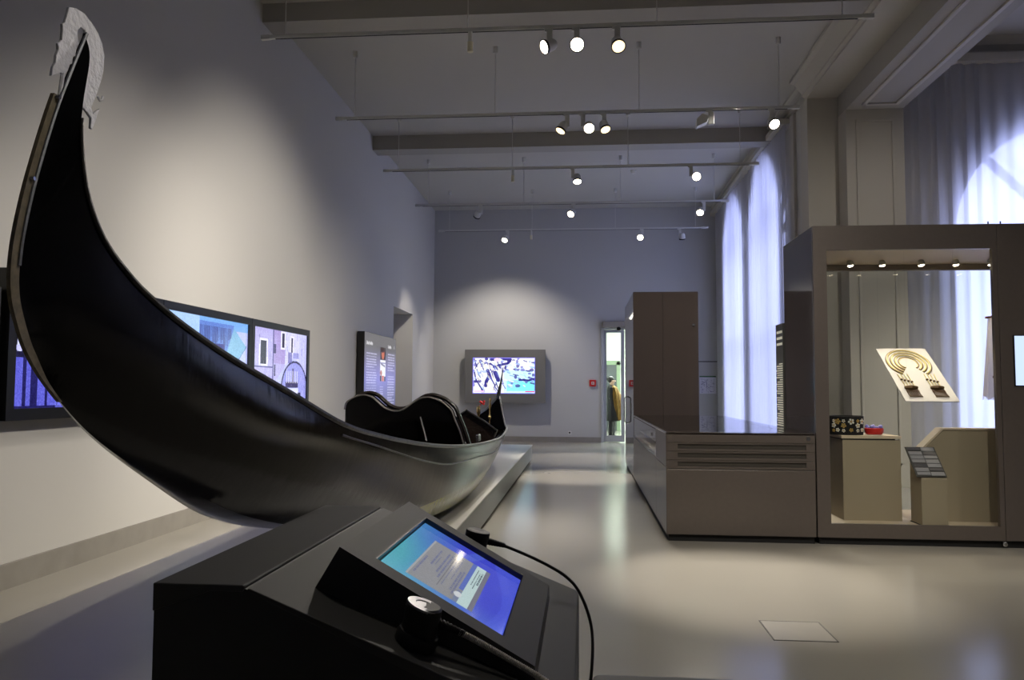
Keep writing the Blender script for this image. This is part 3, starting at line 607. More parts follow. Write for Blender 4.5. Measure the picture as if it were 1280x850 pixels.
c3.ell(.76, .86, .26, .42, (150, 152, 224)); c3.ell(.76, .86, .27, .44, (30, 26, 80), 1, .86); c3.rect(.55, .84, .84, 1, (214, 216, 255)); c3.rect(.4, .82, .52, .93, (40, 36, 90)); c3.rect(.58, .74, .83, .83, (44, 38, 96)); c3.rect(.71, .54, .735, .82, (40, 36, 96))
for k in range(7): c3.rect(.6+.035*k, .58, .608+.035*k, .76, (230, 230, 255)); 
for k in range(10): c3.rect(.86+.013*k, .05, .864+.013*k, .95, (150, 150, 226), .6)
c3.rect(.62, .3, .7, .46, (96, 94, 160), .7); c3.rect(.72, .3, .84, .38, (150, 150, 214)); c3.rect(.83, .9, .89, 1, (20, 18, 60))
for k in range(70):
    x, y = rng.random(), rng.random(); c3.rect(x, y, x+.004+.012*rng.random(), y+.03+.12*rng.random(), [(120, 110, 190), (230, 228, 255), (80, 74, 140), (200, 190, 240)][k % 4], .35)
c3.noise(10)
tv(4.69, 6.53, c1, 'wall screen with dark blue night water picture, left behind the gondola prow')
tv(6.53, 8.38, c2, 'wall screen with pale blue awning picture, middle of the row behind the gondola')
tv(8.38, 10.22, c3, 'wall screen showing a canal bridge between houses, right end of the row')
t = thing('wall_panel', 'plain dark board at the left picture edge beside the night water screen', 'text panel', (XL, 4.08, 1.05))
obj('panel_body', BX(XL+.022, XL+.09, 3.5, 4.66, 1.05, 1.915), mat('dark_panel', (58, 58, 60), .5), t, bevel=.005); obj('panel_face', BX(XL+.09, XL+.1, 3.55, 4.61, 1.1, 1.75), M_BEZEL, t)  # plain dark board, no text on it
# backlit text panel
t = thing('wall_panel', 'grey text panel lit violet with a small portrait, beside the left doorway', 'text panel', (XL, 13.9, .62))
M_PANG = mat('panel_dark_side', (40, 39, 38), .5); obj('panel_body', BX(XL+.022, -3.56, 12.8, 15.0, .62, 2.225), M_PANG, t, bevel=.004)
pw, ph = 190, 150
cp = Canvas(pw, ph, (104, 102, 104)); gy = np.clip((cp.y-.14)/.35, 0, 1)[..., None]; gx = (1-.25*np.abs(cp.x-.45))[..., None]
cp.a = (1-gy)*np.array((104, 102, 104))+gy*(np.array((138, 136, 206))*gx+np.array((14, 10, 30))*np.sin(cp.y*6)[..., None])
for x0, x1, rws in ((.06, .36, [.21+.028*k for k in range(9)]+[.46+.028*k for k in range(12)]+[.84+.03*k for k in range(4)]), (.72, .96, [.19+.03*k for k in range(7)]+[.44+.03*k for k in range(12)]+[.82+.03*k for k in range(5)])):
    for i, yv in enumerate(rws):
        L = x1-(.0 if (i*7) % 5 else .13*((i*37) % 10)/10)-.02*((i*13) % 4)/3; xx = x0
        while xx < L: w = .012+.03*rng.random(); cp.rect(xx, yv, min(xx+w, L), yv+.011, (222, 220, 250), .75); xx += w+.007
for x0 in (.06, .72):
    for k in range(9 if x0 < .5 else 6): cp.rect(x0+.02*k, .085+.006*(k % 3), x0+.02*k+.014, .125-.004*(k % 2), (238, 236, 240), .95)
cp.rect(.93, .09, .94, .12, (230, 230, 235)); cp.rect(.47, .13, .64, .50, (240, 240, 250)); cp.rect(.47, .13, .64, .27, (46, 34, 40)); cp.ell(.555, .2, .045, .06, (200, 104, 74)); cp.ell(.545, .155, .05, .03, (50, 22, 18)); cp.rect(.47, .295, .64, .31, (150, 150, 190)); cp.line(.5, .31, .62, .335, .008, (120, 120, 150)); cp.ell(.5, .41, .03, .03, (190, 120, 110)); cp.rect(.47, .44, .52, .5, (60, 50, 80)); cp.rect(.53, .44, .59, .5, (206, 90, 80)); cp.rect(.6, .45, .64, .5, (50, 46, 80))
for k in range(5): cp.rect(.47, .56+.025*k, .57, .57+.025*k, (214, 212, 246), .8)
cp.noise(4)
panel('printed_face', cp, attr_mat('backlit_print', .8, .35), t, (-3.559, 12.805, 2.22), (0, 2.19, 0), (0, 0, -1.61))

# ------------------------------------------------------------------ back wall
t = thing('wall_monitor', 'grey framed monitor with a bright blue white picture on the back wall', 'screen', (-1.89, YB, .95))
M_MON = mat('monitor_grey', (112, 111, 108), .5)
bm = bmesh.new()
for a in ((-2.87, -.905, 2.045, 2.24), (-2.87, -.905, .95, 1.17), (-2.87, -2.68, 1.17, 2.045), (-1.155, -.905, 1.17, 2.045)): box(bm, a[0], a[1], 19.33, 19.42, a[2], a[3])
obj('monitor_frame', bm, M_MON, t); obj('monitor_housing', BX(-2.85, -.93, 19.41, YB, .97, 2.22), M_MON, t, bevel=.01)
cm = Canvas(190, 108, (246, 248, 255)); cm.rect(.5, .35, 1, 1, (190, 236, 252), .8); cm.rect(.55, .62, 1, .95, (110, 215, 238), .7); cm.ell(.9, .8, .16, .18, (120, 228, 226), .8)
r_ = random.Random(5); NAV = (40, 34, 120)
for k in range(46):
    x = .5+.5*r_.random(); y = .05+.75*r_.random(); w = .02+.07*r_.random(); cm.line(x, y, x+w, y+.03, .006+.01*r_.random(), r_.choice((NAV, (120, 150, 220), (160, 200, 240), (255, 255, 255))), .7)
for pts, th in (([(.02, .35), (.05, .6), (.12, .8), (.18, .95)], .009), ([(.04, .3), (.09, .15), (.16, .1)], .006), ([(.24, .36), (.27, .5), (.22, .66), (.21, .78)], .02), ([(.25, .42), (.31, .62), (.36, .78)], .008), ([(.17, .2), (.22, .14), (.3, .2)], .006), ([(.36, .42), (.41, .62)], .024), ([(.38, .72), (.33, .9)], .005), ([(.28, .16), (.34, .24)], .008), ([(.34, .26), (.45, .2), (.56, .16), (.6, .1)], .014), ([(.3, .05), (.36, .04)], .02), ([(.5, .03), (.6, .05)], .02), ([(.75, .62), (.9, .63), (1, .58)], .012), ([(.9, .55), (1, .62)], .012), ([(.52, .3), (.53, .24)], .012)):
    for (xa, ya), (xb, yb) in zip(pts, pts[1:]): cm.line(xa, ya, xb, yb, th*1.35, NAV, .9)
for k in range(60):
    x, y = r_.random(), r_.random()*.8; cm.ell(x, y, .01+.03*r_.random(), .015+.04*r_.random(), r_.choice((NAV, (80, 76, 170), (150, 170, 230), (190, 205, 250))), .65)
for k in range(55):
    x, y = .03+.45*r_.random(), .1+.75*r_.random(); cm.line(x, y, x+.02+.04*r_.random(), y+.08+.1*r_.random(), .004+.006*r_.random(), r_.choice((NAV, (90, 90, 180), (170, 200, 240), (235, 225, 190))), .75)
cm.rect(0, 0, .012, 1, (120, 110, 240)); cm.rect(.988, 0, 1, 1, (100, 90, 230)); cm.rect(0, .978, 1, 1, (110, 100, 235)); cm.rect(0, 0, 1, .02, (140, 130, 245))  # violet glow of the screen edge drawn in as a border
cm.ell(.22, .04, .03, .04, NAV, .8); cm.ell(.39, .06, .05, .05, (240, 205, 245)); cm.rect(0, .93, 1, .965, (225, 225, 250), .7); cm.rect(.84, .93, .99, .955, (236, 40, 140)); cm.rect(.02, .92, .18, .95, (250, 190, 240)); cm.noise(5)
panel('screen_image', cm, attr_mat('bright_screen_picture', 1.05, .15), t, (-2.68, 19.36, 2.045), (1.525, 0, 0), (0, 0, -.875))
t = thing('fire_alarm', 'small red square fire alarm button on the back wall beside the glass door', 'fire alarm', (.236, YB, 1.36))
obj('alarm_box', BX(.155, .315, YB-.05, YB, 1.355, 1.515), M_RED, t, bevel=.006); obj('alarm_window', BX(.2, .27, YB-.056, YB-.045, 1.40, 1.47), M_WHITE, t); obj('alarm_button', BX(.22, .25, YB-.06, YB-.05, 1.42, 1.45), M_RED, t)
t = thing('wall_socket', 'small white wall socket low on the back wall', 'socket', (-.326, YB, .19)); obj('socket_plate', BX(-.366, -.286, YB-.012, YB, .19, .27), M_WHITE, t, bevel=.003); obj('socket_hole', LT((-.326, YB-.013, .23), (0, -1, 0), [(0, .022), (.002, .022)], 12), M_DARK, t)
t = thing('escape_plan', 'white escape plan sign with green header on the back wall right of the brown case', 'sign', (2.98, YB, 1.2))
ce = Canvas(90, 108, (214, 212, 222)); ce.rect(0, 0, 1, .075, (60, 110, 70)); ce.rect(.84, .01, .94, .07, (30, 60, 40))
for k in range(60): x, y = r_.random()*.82+.06, r_.random()*.78+.14; ce.rect(x, y, x+.02+.07*r_.random(), y+.012+.02*r_.random(), r_.choice(((120, 118, 140), (150, 148, 164), (96, 94, 130), (110, 130, 120))), .8)
for x in (.12, .42, .86): ce.rect(x, .16, x+.012, .88, (120, 118, 140))
ce.line(.14, .48, .3, .36, .012, (70, 68, 110)); ce.line(.42, .3, .44, .62, .014, (70, 68, 110)); ce.noise(6)
obj('sign_board', BX(2.79, 3.18, YB-.02, YB, 1.195, 1.62), M_WHITE, t); panel('sign_print', ce, attr_mat('sign_print', 0, .4), t, (2.79, YB-.022, 1.62), (.39, 0, 0), (0, 0, -.425))

# ------------------------------------------------------------------ table showcase with drawers
t = thing('table_showcase', 'low bronze table showcase with three drawers and glass top', 'showcase', (1.34, 9.2, 0))
Y0 = 7.03; X0, X1 = .712, 1.962
obj('plinth', BX(X0+.02, X1-.01, Y0+.03, 11.5, 0, .06), M_DARK, t)
bm = bmesh.new(); box(bm, X0+.02, X1, Y0+.02, 11.5, .06, .63); box(bm, X0+.02, X1, Y0+.02, Y0+.55, .63, .90); box(bm, X1-.03, X1, Y0+.5, 11.5, .63, .90)
obj('carcass', bm, M_BRONZE, t)
obj('side_panel', BX(X0, X0+.02, Y0+.003, 8.0, .06, .622), M_BRONZE, t, bevel=.003); obj('side_panel', BX(X0, X0+.02, 8.006, 11.5, .06, .622), M_BRONZE, t, bevel=.003)
obj('side_panel', BX(X0, X0+.02, Y0+.003, 8.0, .632, .915), M_BRONZE, t, bevel=.003)
obj('side_glass', BX(X0+.004, X0+.012, 8.004, 11.49, .632, .90), M_GLASS, t)
obj('side_lock', LT((X0, 8.5, .83), (-1, 0, 0), [(0, .02), (.006, .02)], 12), M_STEEL, t)
obj('display_floor', BX(X0+.03, X1-.04, Y0+.55, 11.48, .632, .655), M_PLINTHTOP, t)
obj('top_rail', BX(X0, X1, Y0, Y0+.03, .845, .925), M_BRONZE, t, bevel=.002)
bm = bmesh.new(); box(bm, X0, X1, Y0, Y0+.16, .912, .925); box(bm, X0, X0+.09, Y0+.16, 11.5, .912, .925); box(bm, X1-.09, X1, Y0+.16, 11.5, .912, .925)
obj('top_frame', bm, M_BRONZE_GLOSS, t); obj('inner_lining', BX(X0+.09, X1-.09, Y0+.56, 11.45, .70, .72), mat('brown_lining', (92, 78, 68), .5), t)
obj('glass_top', BX(X0+.005, X1-.005, Y0+.002, 11.5, .926, .932), M_GLASS, t)
obj('front_lock', LT((1.905, Y0, .885), (0, -1, 0), [(0, .02), (.006, .018)], 14), M_STEEL, t)
for z1 in (.841, .766, .691):
    z0 = z1-.071
    bm = bmesh.new(); box(bm, X0+.002, X1-.002, Y0+.001, Y0+.02, z1-.012, z1); box(bm, X0+.002, X1-.002, Y0+.001, Y0+.02, z0, z0+.018); box(bm, X0+.002, .811, Y0+.001, Y0+.02, z0+.018, z1-.012); box(bm, 1.889, X1-.002, Y0+.001, Y0+.02, z0+.018, z1-.012)
    dr = obj('drawer', bm, M_BRONZE, t)
    obj('recessed_handle', BX(.811, 1.889, Y0+.016, Y0+.022, z0+.018, z1-.012), mat('dark_bronze', (64, 60, 54), .45), dr)
obj('front_panel', BX(X0+.002, X1-.002, Y0, Y0+.02, .06, .612), M_BRONZE, t, bevel=.002)
obj('front_ledge', BX(X0+.002, X1-.002, Y0+.004, Y0+.02, .614, .619), M_DARK, t)

# tall brown case
t = thing('tall_showcase', 'tall glossy brown showcase block behind the low table showcase', 'showcase', (1.17, 12.5, 0))
YT = 11.5
obj('plinth', BX(.73, 1.61, YT+.03, 13.66, 0, .05), M_DARK, t)
obj('front_panel', BX(.712, 1.13, YT, YT+.03, .05, 2.68), M_BRONZE_GLOSS, t, bevel=.003); obj('front_panel', BX(1.134, 1.63, YT, YT+.03, .05, 2.68), M_BRONZE_GLOSS, t, bevel=.003)
bm = bmesh.new(); box(bm, .72, 1.63, YT+.03, 13.7, .05, .16); box(bm, .72, 1.63, YT+.03, 13.7, 2.5, 2.69); box(bm, 1.6, 1.63, YT+.03, 13.7, .16, 2.5); box(bm, .712, 1.63, 13.66, 13.7, .05, 2.69); box(bm, .74, 1.6, YT+.03, YT+.06, .16, 2.5)
obj('case_body', bm, M_BRONZE, t)
obj('side_glass', BX(.712, .72, YT+.03, 13.66, .06, 2.68), M_GLASS, t); obj('back_lining', BX(1.55, 1.6, YT+.06, 13.6, .16, 2.5), mat('pale_lining', (176, 176, 178), .6), t)
for k in range(5): obj('case_light', LT((.80, YT+.35+.42*k, 2.5), (0, 0, -1), [(0, .022), (.03, .022)], 10), mat('case_lens', (255, 250, 240), .4, emit=(255, 248, 235), estr=6), t)
obj('front_glint', LT((1.56, YT, 2.21), (0, -1, 0), [(0, .02), (.02, .024), (.03, .016)], 12), M_STEEL, t)  # light dot reflected in the glossy front, built as a small steel disc
obj('handle_reflection', TB([(.71, 13.0, .75), (.66, 13.0, .78), (.66, 13.0, 1.15), (.71, 13.0, 1.18)], .012, 6), M_STEEL, t)  # handle mirrored in the case side, built as a steel tube

# ------------------------------------------------------------------ big glass showcase
t = thing('glass_showcase', 'large bronze framed glass showcase with lit interior at right', 'showcase', (3.2, 7.5, 0))
X0, X1, YB2 = 1.972, 4.7, 8.05
obj('plinth', BX(X0+.02, X1, Y0+.03, YB2, 0, .06), M_DARK, t)
bm = bmesh.new(); box(bm, X0, 2.083, Y0, Y0+.04, .06, 2.71); box(bm, 2.083, 3.44, Y0, Y0+.04, .06, .175); box(bm, 2.083, 3.44, Y0, Y0+.04, 2.50, 2.71); box(bm, 3.44, 3.478, Y0, Y0+.04, .06, 2.71)
obj('front_frame', bm, M_BRONZE, t)
obj('service_panel', BX(3.482, X1, Y0-.002, Y0+.05, .06, 2.71), M_BRONZE, t, bevel=.003)
obj('side_panel', BX(X0, X0+.02, Y0+.04, YB2, .06, 2.71), mat('dark_side_glass', (88, 84, 86), .05, spec=.7), t)
bm = bmesh.new(); box(bm, X0+.02, X1, Y0+.04, YB2, 2.53, 2.71); box(bm, X0+.02, X1, YB2-.06, YB2, 2.46, 2.53); box(bm, X0+.02, X1, YB2-.04, YB2, .06, .16); box(bm, X1-.03, X1, Y0+.05, YB2, .06, 2.6)
obj('case_frame', bm, mat('case_inner_frame', (122, 112, 102), .5), t)
obj('soffit', BX(X0+.02, X1-.03, Y0+.04, YB2-.06, 2.515, 2.53), M_PLINTHTOP, t); obj('case_floor', BX(X0+.02, X1-.03, Y0+.04, YB2-.04, .06, .165), M_PLINTHTOP, t)
obj('front_glass', BX(2.083, 3.44, Y0+.012, Y0+.02, .175, 2.50), M_GLASS, t); obj('back_glass', BX(X0+.02, X1-.03, YB2-.02, YB2-.012, .16, 2.46), M_GLASS, t)
M_CLENS = mat('case_spot_lens', (255, 250, 235), .4, emit=(255, 236, 205), estr=25)
for x in (2.50, 2.79, 3.14, 3.45, 3.76):
    h = obj('case_spotlight', LT((x, 7.72, 2.515), (0.1, -.1, -1), [(0, .02), (.02, .03), (.05, .032)], 14), M_WHITE, t, smooth=True)
    obj('case_lens', LT((x+.005, 7.715, 2.466), (.1, -.35, -1), [(0, .026), (.004, .02)], 14), M_CLENS, h)
    spot((x, 7.68, 2.44), (x-.1, 7.35, .5), 8, 80, (1.0, .84, .62), .8, .02)
obj('foot_lock', LT((3.47, Y0+.02, .035), (0, -1, 0), [(0, .02), (.03, .02), (.034, .012)], 14), M_STEEL, t)
for x in (3.44, 3.54): obj('hinge_pin', LT((x, Y0+.05, 2.71), (0, 0, 1), [(0, .006), (.03, .006)], 8), M_DARK, t)
s = thing('touch_display', 'pale blue lit display on the bronze panel at the right picture edge', 'screen', (3.8, Y0-.01, 1.345))
obj('display_housing', BX(3.583, 4.05, Y0-.014, Y0-.002, 1.338, 1.765), M_BEZEL, s); panel('display_image', Canvas(20, 20, (196, 216, 250)), attr_mat('pale_display', 1.0, .2), s, (3.59, Y0-.0155, 1.758), (.455, 0, 0), (0, 0, -.413))
# text panel with light lines behind the case's left rear edge
t = thing('text_column', 'narrow dark panel with pale text lines at the rear left edge of the glass showcase', 'text panel', (1.965, 8.2, 0))
obj('panel_body', BX(1.958, 1.985, 8.06, 8.35, 0, 1.955), mat('panel_olive', (84, 84, 78), .5), t)
tl = bmesh.new()
for k in range(3): box(tl, 1.9545, 1.958, 8.085, 8.30, 1.86-.06*k, 1.885-.06*k)
for k in range(36): box(tl, 1.9545, 1.958, 8.085, 8.33-.12*((k*29) % 7 == 0)-.02*((k*13) % 3), 1.55-.0225*k, 1.561-.0225*k)
stuff(obj('text_lines', tl, mat('pale_lettering', (226, 222, 200), .5, emit=(226, 222, 200), estr=.25), t))
# plinths inside
t = thing('display_plinth', 'left beige plinth in the glass showcase carrying the black band and red crown', 'plinth', (2.5, 7.5, .165))
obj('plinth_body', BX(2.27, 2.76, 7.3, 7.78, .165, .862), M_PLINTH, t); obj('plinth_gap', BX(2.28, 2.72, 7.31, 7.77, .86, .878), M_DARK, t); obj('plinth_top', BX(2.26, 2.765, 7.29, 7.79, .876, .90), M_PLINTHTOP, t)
t = thing('display_plinth', 'slim beige column plinth under the grey label tray in the glass showcase', 'plinth', (2.94, 7.18, .165))
obj('plinth_body', PR([(7.07, .165), (7.30, .165), (7.30, .76), (7.07, .555)], 'x', 2.835, 3.045), M_PLINTH, t, bevel=.002); obj('plinth_foot', BX(2.83, 3.06, 7.065, 7.31, .165, .172), M_DARK, t)
t = thing('label_tray', 'sloping grey tray of small label plates on the slim column plinth', 'tray', (2.94, 7.18, .56))
e1, e2 = np.array([2.80, 7.32, .80]), np.array([2.80, 7.075, .57]); dn = e2-e1
nrm = np.cross([1, 0, 0], dn); nrm = nrm/np.linalg.norm(nrm); nrm = nrm if nrm[2] > 0 else -nrm
def slab(bm, p, a, b, th):
    p, a, b = np.array(p), np.array(a), np.array(b); q = nrm*th; c = [p, p+a, p+a+b, p+b]
    v = [bm.verts.new(tuple(i)) for i in c]+[bm.verts.new(tuple(i+q)) for i in c]
    for f in ((3, 2, 1, 0), (4, 5, 6, 7), (0, 1, 5, 4), (1, 2, 6, 5), (2, 3, 7, 6), (3, 0, 4, 7)): bm.faces.new([v[i] for i in f])
    return bm
obj('tray_base', slab(bmesh.new(), e1, (.245, 0, 0), dn, .008), M_GREY, t)
ML1, ML2 = mat('label_plate_light', (132, 132, 138), .4), mat('label_plate_dark', (70, 70, 76), .4)
for r in range(7):
    for c in range(2): obj('label_plate', slab(bmesh.new(), e1+dn*(.03+.138*r)+np.array([.012+.113*c, 0, 0])+nrm*.008, (.107, 0, 0), dn*(.12 if (r+c) % 3 else .10), .006), ML1 if (r*3+c) % 4 else ML2, t)
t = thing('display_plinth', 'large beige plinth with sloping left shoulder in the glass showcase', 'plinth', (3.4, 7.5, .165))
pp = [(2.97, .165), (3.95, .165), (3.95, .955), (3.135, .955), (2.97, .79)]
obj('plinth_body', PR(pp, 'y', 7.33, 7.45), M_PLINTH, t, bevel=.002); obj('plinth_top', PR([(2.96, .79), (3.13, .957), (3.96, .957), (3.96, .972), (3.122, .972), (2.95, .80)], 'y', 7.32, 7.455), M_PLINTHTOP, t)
t = thing('display_plinth', 'dark narrow plinth at the back of the glass showcase between the beige plinths', 'plinth', (2.86, 7.9, .165))
obj('plinth_body', BX(2.80, 2.90, 7.82, 8.0, .165, .78), mat('dark_plinth', (58, 54, 50), .5), t); obj('plinth_top', BX(2.79, 2.93, 7.81, 8.01, .78, .80), mat('plinth_slate', (46, 44, 42), .4), t)
# embroidered band
t = thing('headband', 'round black headband with white and gold embroidered flowers, on the left plinth', 'headband', (2.38, 7.48, .90))
M_VEL = mat('black_velvet', (14, 13, 15), .9); ci = Vector((2.365, 7.50, .90)); R_ = .145
obj('band', LT(tuple(ci), (0, 0, 1), [(0, R_), (.165, R_*1.03), (.168, R_*.98), (.004, R_*.95)], 36, caps=False), M_VEL, t, smooth=True)
obj('band_lining', LT(tuple(ci+Vector((0, 0, .002))), (0, 0, 1), [(0, R_*.93), (.004, R_*.93)], 30), mat('white_lining', (220, 216, 206), .8), t)
MW, MG = mat('white_embroidery', (232, 230, 220), .7), mat('gold_embroidery', (206, 172, 96), .5, metal=.3)
for k, an in enumerate((-135, -115, -90, -66, -45, -150)):
    a = math.radians(an); n = Vector((math.cos(a), math.sin(a), 0)); tg = Vector((-n.y, n.x, 0))
    for zz, rr in ((.12, .024), (.045, .016)) if k % 2 == 0 else ((.125, .014), (.085, .02), (.04, .014)):
        c = ci+n*(R_*1.03)+Vector((0, 0, zz)); bm = bmesh.new()
        for q in range(5):
            b = 2*math.pi*q/5+k; p = c+tg*math.cos(b)*rr*.75+Vector((0, 0, math.sin(b)*rr*.75)); lathe(bm, p-n*.004, n, [(0, rr*.45), (.008, rr*.3)], 8)
        f = obj('embroidered_flower', bm, MG if (k+int(zz*100)) % 3 == 0 else MW, t); obj('flower_centre', LT(c-n*.002, n, [(0, rr*.35), (.008, rr*.2)], 8), MG, f)
t = thing('crown_ornament', 'small red crown ornament topped with violet beads, beside the black headband', 'ornament', (2.58, 7.4, .90))
cc = Vector((2.575, 7.40, .90)); obj('crown_foot', LT(tuple(cc), (0, 0, 1), [(0, .06), (.012, .06)], 20), MW, t); obj('crown_band', LT(tuple(cc+Vector((0, 0, .01))), (0, 0, 1), [(0, .066), (.02, .078), (.05, .08), (.055, .07)], 24), M_RED, t, smooth=True)
M_VIO = mat('violet_beads', (120, 116, 200), .35)
for k in range(14):
    a = 2*math.pi*k/14; bm = bmesh.new(); bmesh.ops.create_icosphere(bm, subdivisions=1, radius=.014+.005*(k % 3 == 0), matrix=Matrix.Translation(cc+Vector((.058*math.cos(a), .058*math.sin(a), .066+.01*(k % 3 == 0))))); obj('bead', bm, M_VIO, t)
# necklace board
bt_, tp_ = np.array([2.775, 7.20, 1.206]), np.array([2.775, 7.88, 1.695]); up_ = tp_-bt_; hL = np.linalg.norm(up_); ub = up_/hL; nb = np.cross([1, 0, 0], ub); nb = nb/np.linalg.norm(nb)
t = thing('display_board', 'white tilted board holding the gold necklace inside the glass showcase', 'board', (3.0, 7.54, 1.2))
def onb(u, v, h=0.0): return Vector(tuple(bt_+np.array([u, 0, 0])+ub*v+nb*h))
BW = .448
bm = bmesh.new(); vs = [bm.verts.new(onb(*q)) for q in ((0, 0, -.008), (BW, 0, -.008), (BW, hL, -.008), (0, hL, -.008), (0, 0, 0), (BW, 0, 0), (BW, hL, 0), (0, hL, 0))]
for f in ((3, 2, 1, 0), (4, 5, 6, 7), (0, 1, 5, 4), (1, 2, 6, 5), (2, 3, 7, 6), (3, 0, 4, 7)): bm.faces.new([vs[i] for i in f])
obj('board_panel', bm, mat('white_board', (205, 205, 208), .5), t)
M_WIRE = glass_mat('clear_nylon', (.9, .9, .9), .5)
for u, v in ((.02, hL-.02), (BW-.02, hL-.02), (.02, .02), (BW-.02, .02)): p = onb(u, v); obj('hanging_wire', rod(bmesh.new(), p, (p.x, p.y, 2.516), .0008, 4), M_WIRE, t)
t = thing('necklace', 'gold ringed collar necklace with brown pendants lying on the white board', 'necklace', tuple(onb(.2, .6)))
M_GOLD = mat('pale_gold', (226, 212, 150), .4, metal=.2); M_OLD = mat('dark_bronze_bead', (92, 66, 34), .4, metal=.4)
cu, cv_ = .215, .585
for k, (r, th, mm) in enumerate(((.200, .004, M_OLD), (.187, .008, M_GOLD), (.160, .004, M_OLD), (.150, .007, M_GOLD), (.124, .004, M_OLD), (.114, .007, M_GOLD), (.088, .004, M_OLD), (.08, .004, M_GOLD))):
    pts = [onb(cu+r*.96*math.sin(a), cv_+r*1.12*math.cos(a), th*.7) for a in np.linspace(math.radians(-145), math.radians(145), 40)]
    obj('necklace_ring', TB(pts, th, 6), mm, t, smooth=True)
for s_, u0 in ((-1, .105), (1, .325)):
    for k in range(4):
        ua = u0+(k-1.5)*.026; ut = cu+s_*(.075+.03*(k if s_ > 0 else 3-k)); obj('chain', TB([onb(ua*.4+ut*.6, cv_-.185, .006), onb(ua, cv_-.29, .006), onb(ua, cv_-.385, .006)], .004, 5), M_GOLD, t)
        bm = bmesh.new(); bmesh.ops.create_icosphere(bm, subdivisions=1, radius=.012, matrix=Matrix.Translation(onb(ua, cv_-.27-.012*k, .008))); obj('bead', bm, M_OLD, t)
    obj('pendant_bar', TB([onb(u0-.055, cv_-.395, .01), onb(u0, cv_-.405, .014), onb(u0+.055, cv_-.395, .01)], [.012, .024, .012], 8), M_OLD, t, smooth=True)
    for k in range(7):
        ua = u0-.048+.016*k; obj('fringe', TB([onb(ua, cv_-.415, .005), onb(ua, cv_-.45, .008), onb(ua, cv_-.485, .005), onb(ua+.004, cv_-.53, .008)], [.003, .006, .003, .006], 5), M_OLD, t)
# garment
t = thing('garment', 'cream gathered cloth with brown beads hanging at the right inside the glass showcase', 'garment', (3.75, 7.5, 1.2))
def cloth_mat():
    m = curtain_mat('cream_gauze', .3)
    for n in m.node_tree.nodes:
        if n.type == 'BSDF_DIFFUSE': n.inputs[0].default_value = (.85, .78, .66, 1)
        if n.type == 'BSDF_TRANSLUCENT': n.inputs[0].default_value = (.92, .86, .76, 1)
    return m
rows = []
for j in range(14):
    f = j/13; z = 1.955-.72*f; wd = .17+.06*f
    rows.append([(3.79+wd*math.cos(2*math.pi*k/48), 7.5+(.08+.04*f)*math.sin(2*math.pi*k/48)+.012*f*math.sin(k*1.9), z+.02*f*f*math.sin(k*1.1)) for k in range(49)])
obj('cloth', grid(bmesh.new(), rows), cloth_mat(), t, smooth=True)
bm = bmesh.new()
for k in range(40): a = 2*math.pi*k/40; p = (3.79+.172*math.cos(a), 7.5+.082*math.sin(a), 1.955); lathe(bm, p, (math.cos(a), math.sin(a), .8*random.uniform(-.5, 1)), [(0, .01), (.02, .004)], 5)
stuff(obj('red_fringe', bm, mat('red_brown_fringe', (120, 58, 44), .8), t))
MBB = mat('brown_beads', (98, 56, 50), .5)
for x, z in ((3.625, 1.66), (3.70, 1.64), (3.60, 1.42), (3.735, 1.42), (3.645, 1.275), (3.68, 1.20), (3.80, 1.5), (3.86, 1.3)):
    bm = bmesh.new(); bmesh.ops.create_icosphere(bm, subdivisions=2, radius=.014, matrix=Matrix.Translation((x, 7.385, z))); obj('bead', bm, MBB, t, smooth=True)
obj('hanging_rod', rod(bmesh.new(), (3.79, 7.5, 1.95), (3.79, 7.5, 2.516), .004, 6), M_STEEL, t)

# ------------------------------------------------------------------ kiosk in the foreground
t = thing('kiosk', 'dark grey kiosk desk with sloping top in the foreground', 'kiosk', (-.39, 1.87, 0))
YN, YF = 1.391, 2.353
M_KBODY = mat('kiosk_black_body', (46, 46, 45), .5, bump=.03, bscale=400)
obj('kiosk_body', PR([(-.764, 0), (-.764, .944), (-.599, .944), (-.02, .714), (-.02, 0)], 'y', YN+.003, YF-.003), M_KBODY, t)
obj('flat_top', PR([(-.766, .90), (-.766, .95), (-.599, .95), (-.596, .946), (-.600, .938), (-.66, .938)], 'y', YN, YF), M_GREY, t, bevel=.0025)
obj('sloping_top', PR([(-.594, .9395), (-.590, .945), (-.016, .7185), (-.012, .708), (-.012, .69), (-.03, .69)], 'y', YN, YF), M_GREY, t, bevel=.002)
obj('front_panel', BX(-.021, -.012, YN, YF, 0.02, .69), M_GREY, t)
# screen housing, wedge shaped
def slopez(x): return .95-.395*(x+.596)
TL, TR = (-.467, .994), (-.090, .782)
t = thing('touch_terminal', 'dark wedge shaped touch screen terminal on the sloping kiosk top', 'touch screen', (-.3, 1.84, .8))
y0, y1 = 1.526, 2.146; ex = np.array([TR[0]-TL[0], 0, TR[1]-TL[1]]); Lx = np.linalg.norm(ex); ex = ex/Lx; nz = np.array([-ex[2], 0, ex[0]])
sx0, sx1, sy0, sy1 = .064, .359, 1.583, 2.088
def top(s, y, h=0.0): p = np.array([TL[0], y, TL[1]])+ex*s+nz*h; return tuple(p)
bm = bmesh.new()
prof = [(-.514, .9145), TL, TR, (-.088, slopez(-.088)-.003)]
for ya, yb in ((y0, sy0), (sy1, y1)): prism(bm, prof, 'y', ya, yb)
def at(s): p = np.array(TL)+np.array([ex[0], ex[2]])*s; return (p[0], p[1])
l0 = at(sx0); l1 = at(sx1); prism(bm, [(-.514, .9145), TL, l0, (l0[0], slopez(l0[0])-.003)], 'y', sy0, sy1); prism(bm, [l1, TR, (-.088, slopez(-.088)-.003), (l1[0], slopez(l1[0])-.003)], 'y', sy0, sy1)
bmesh.ops.remove_doubles(bm, verts=bm.verts[:], dist=1e-5)
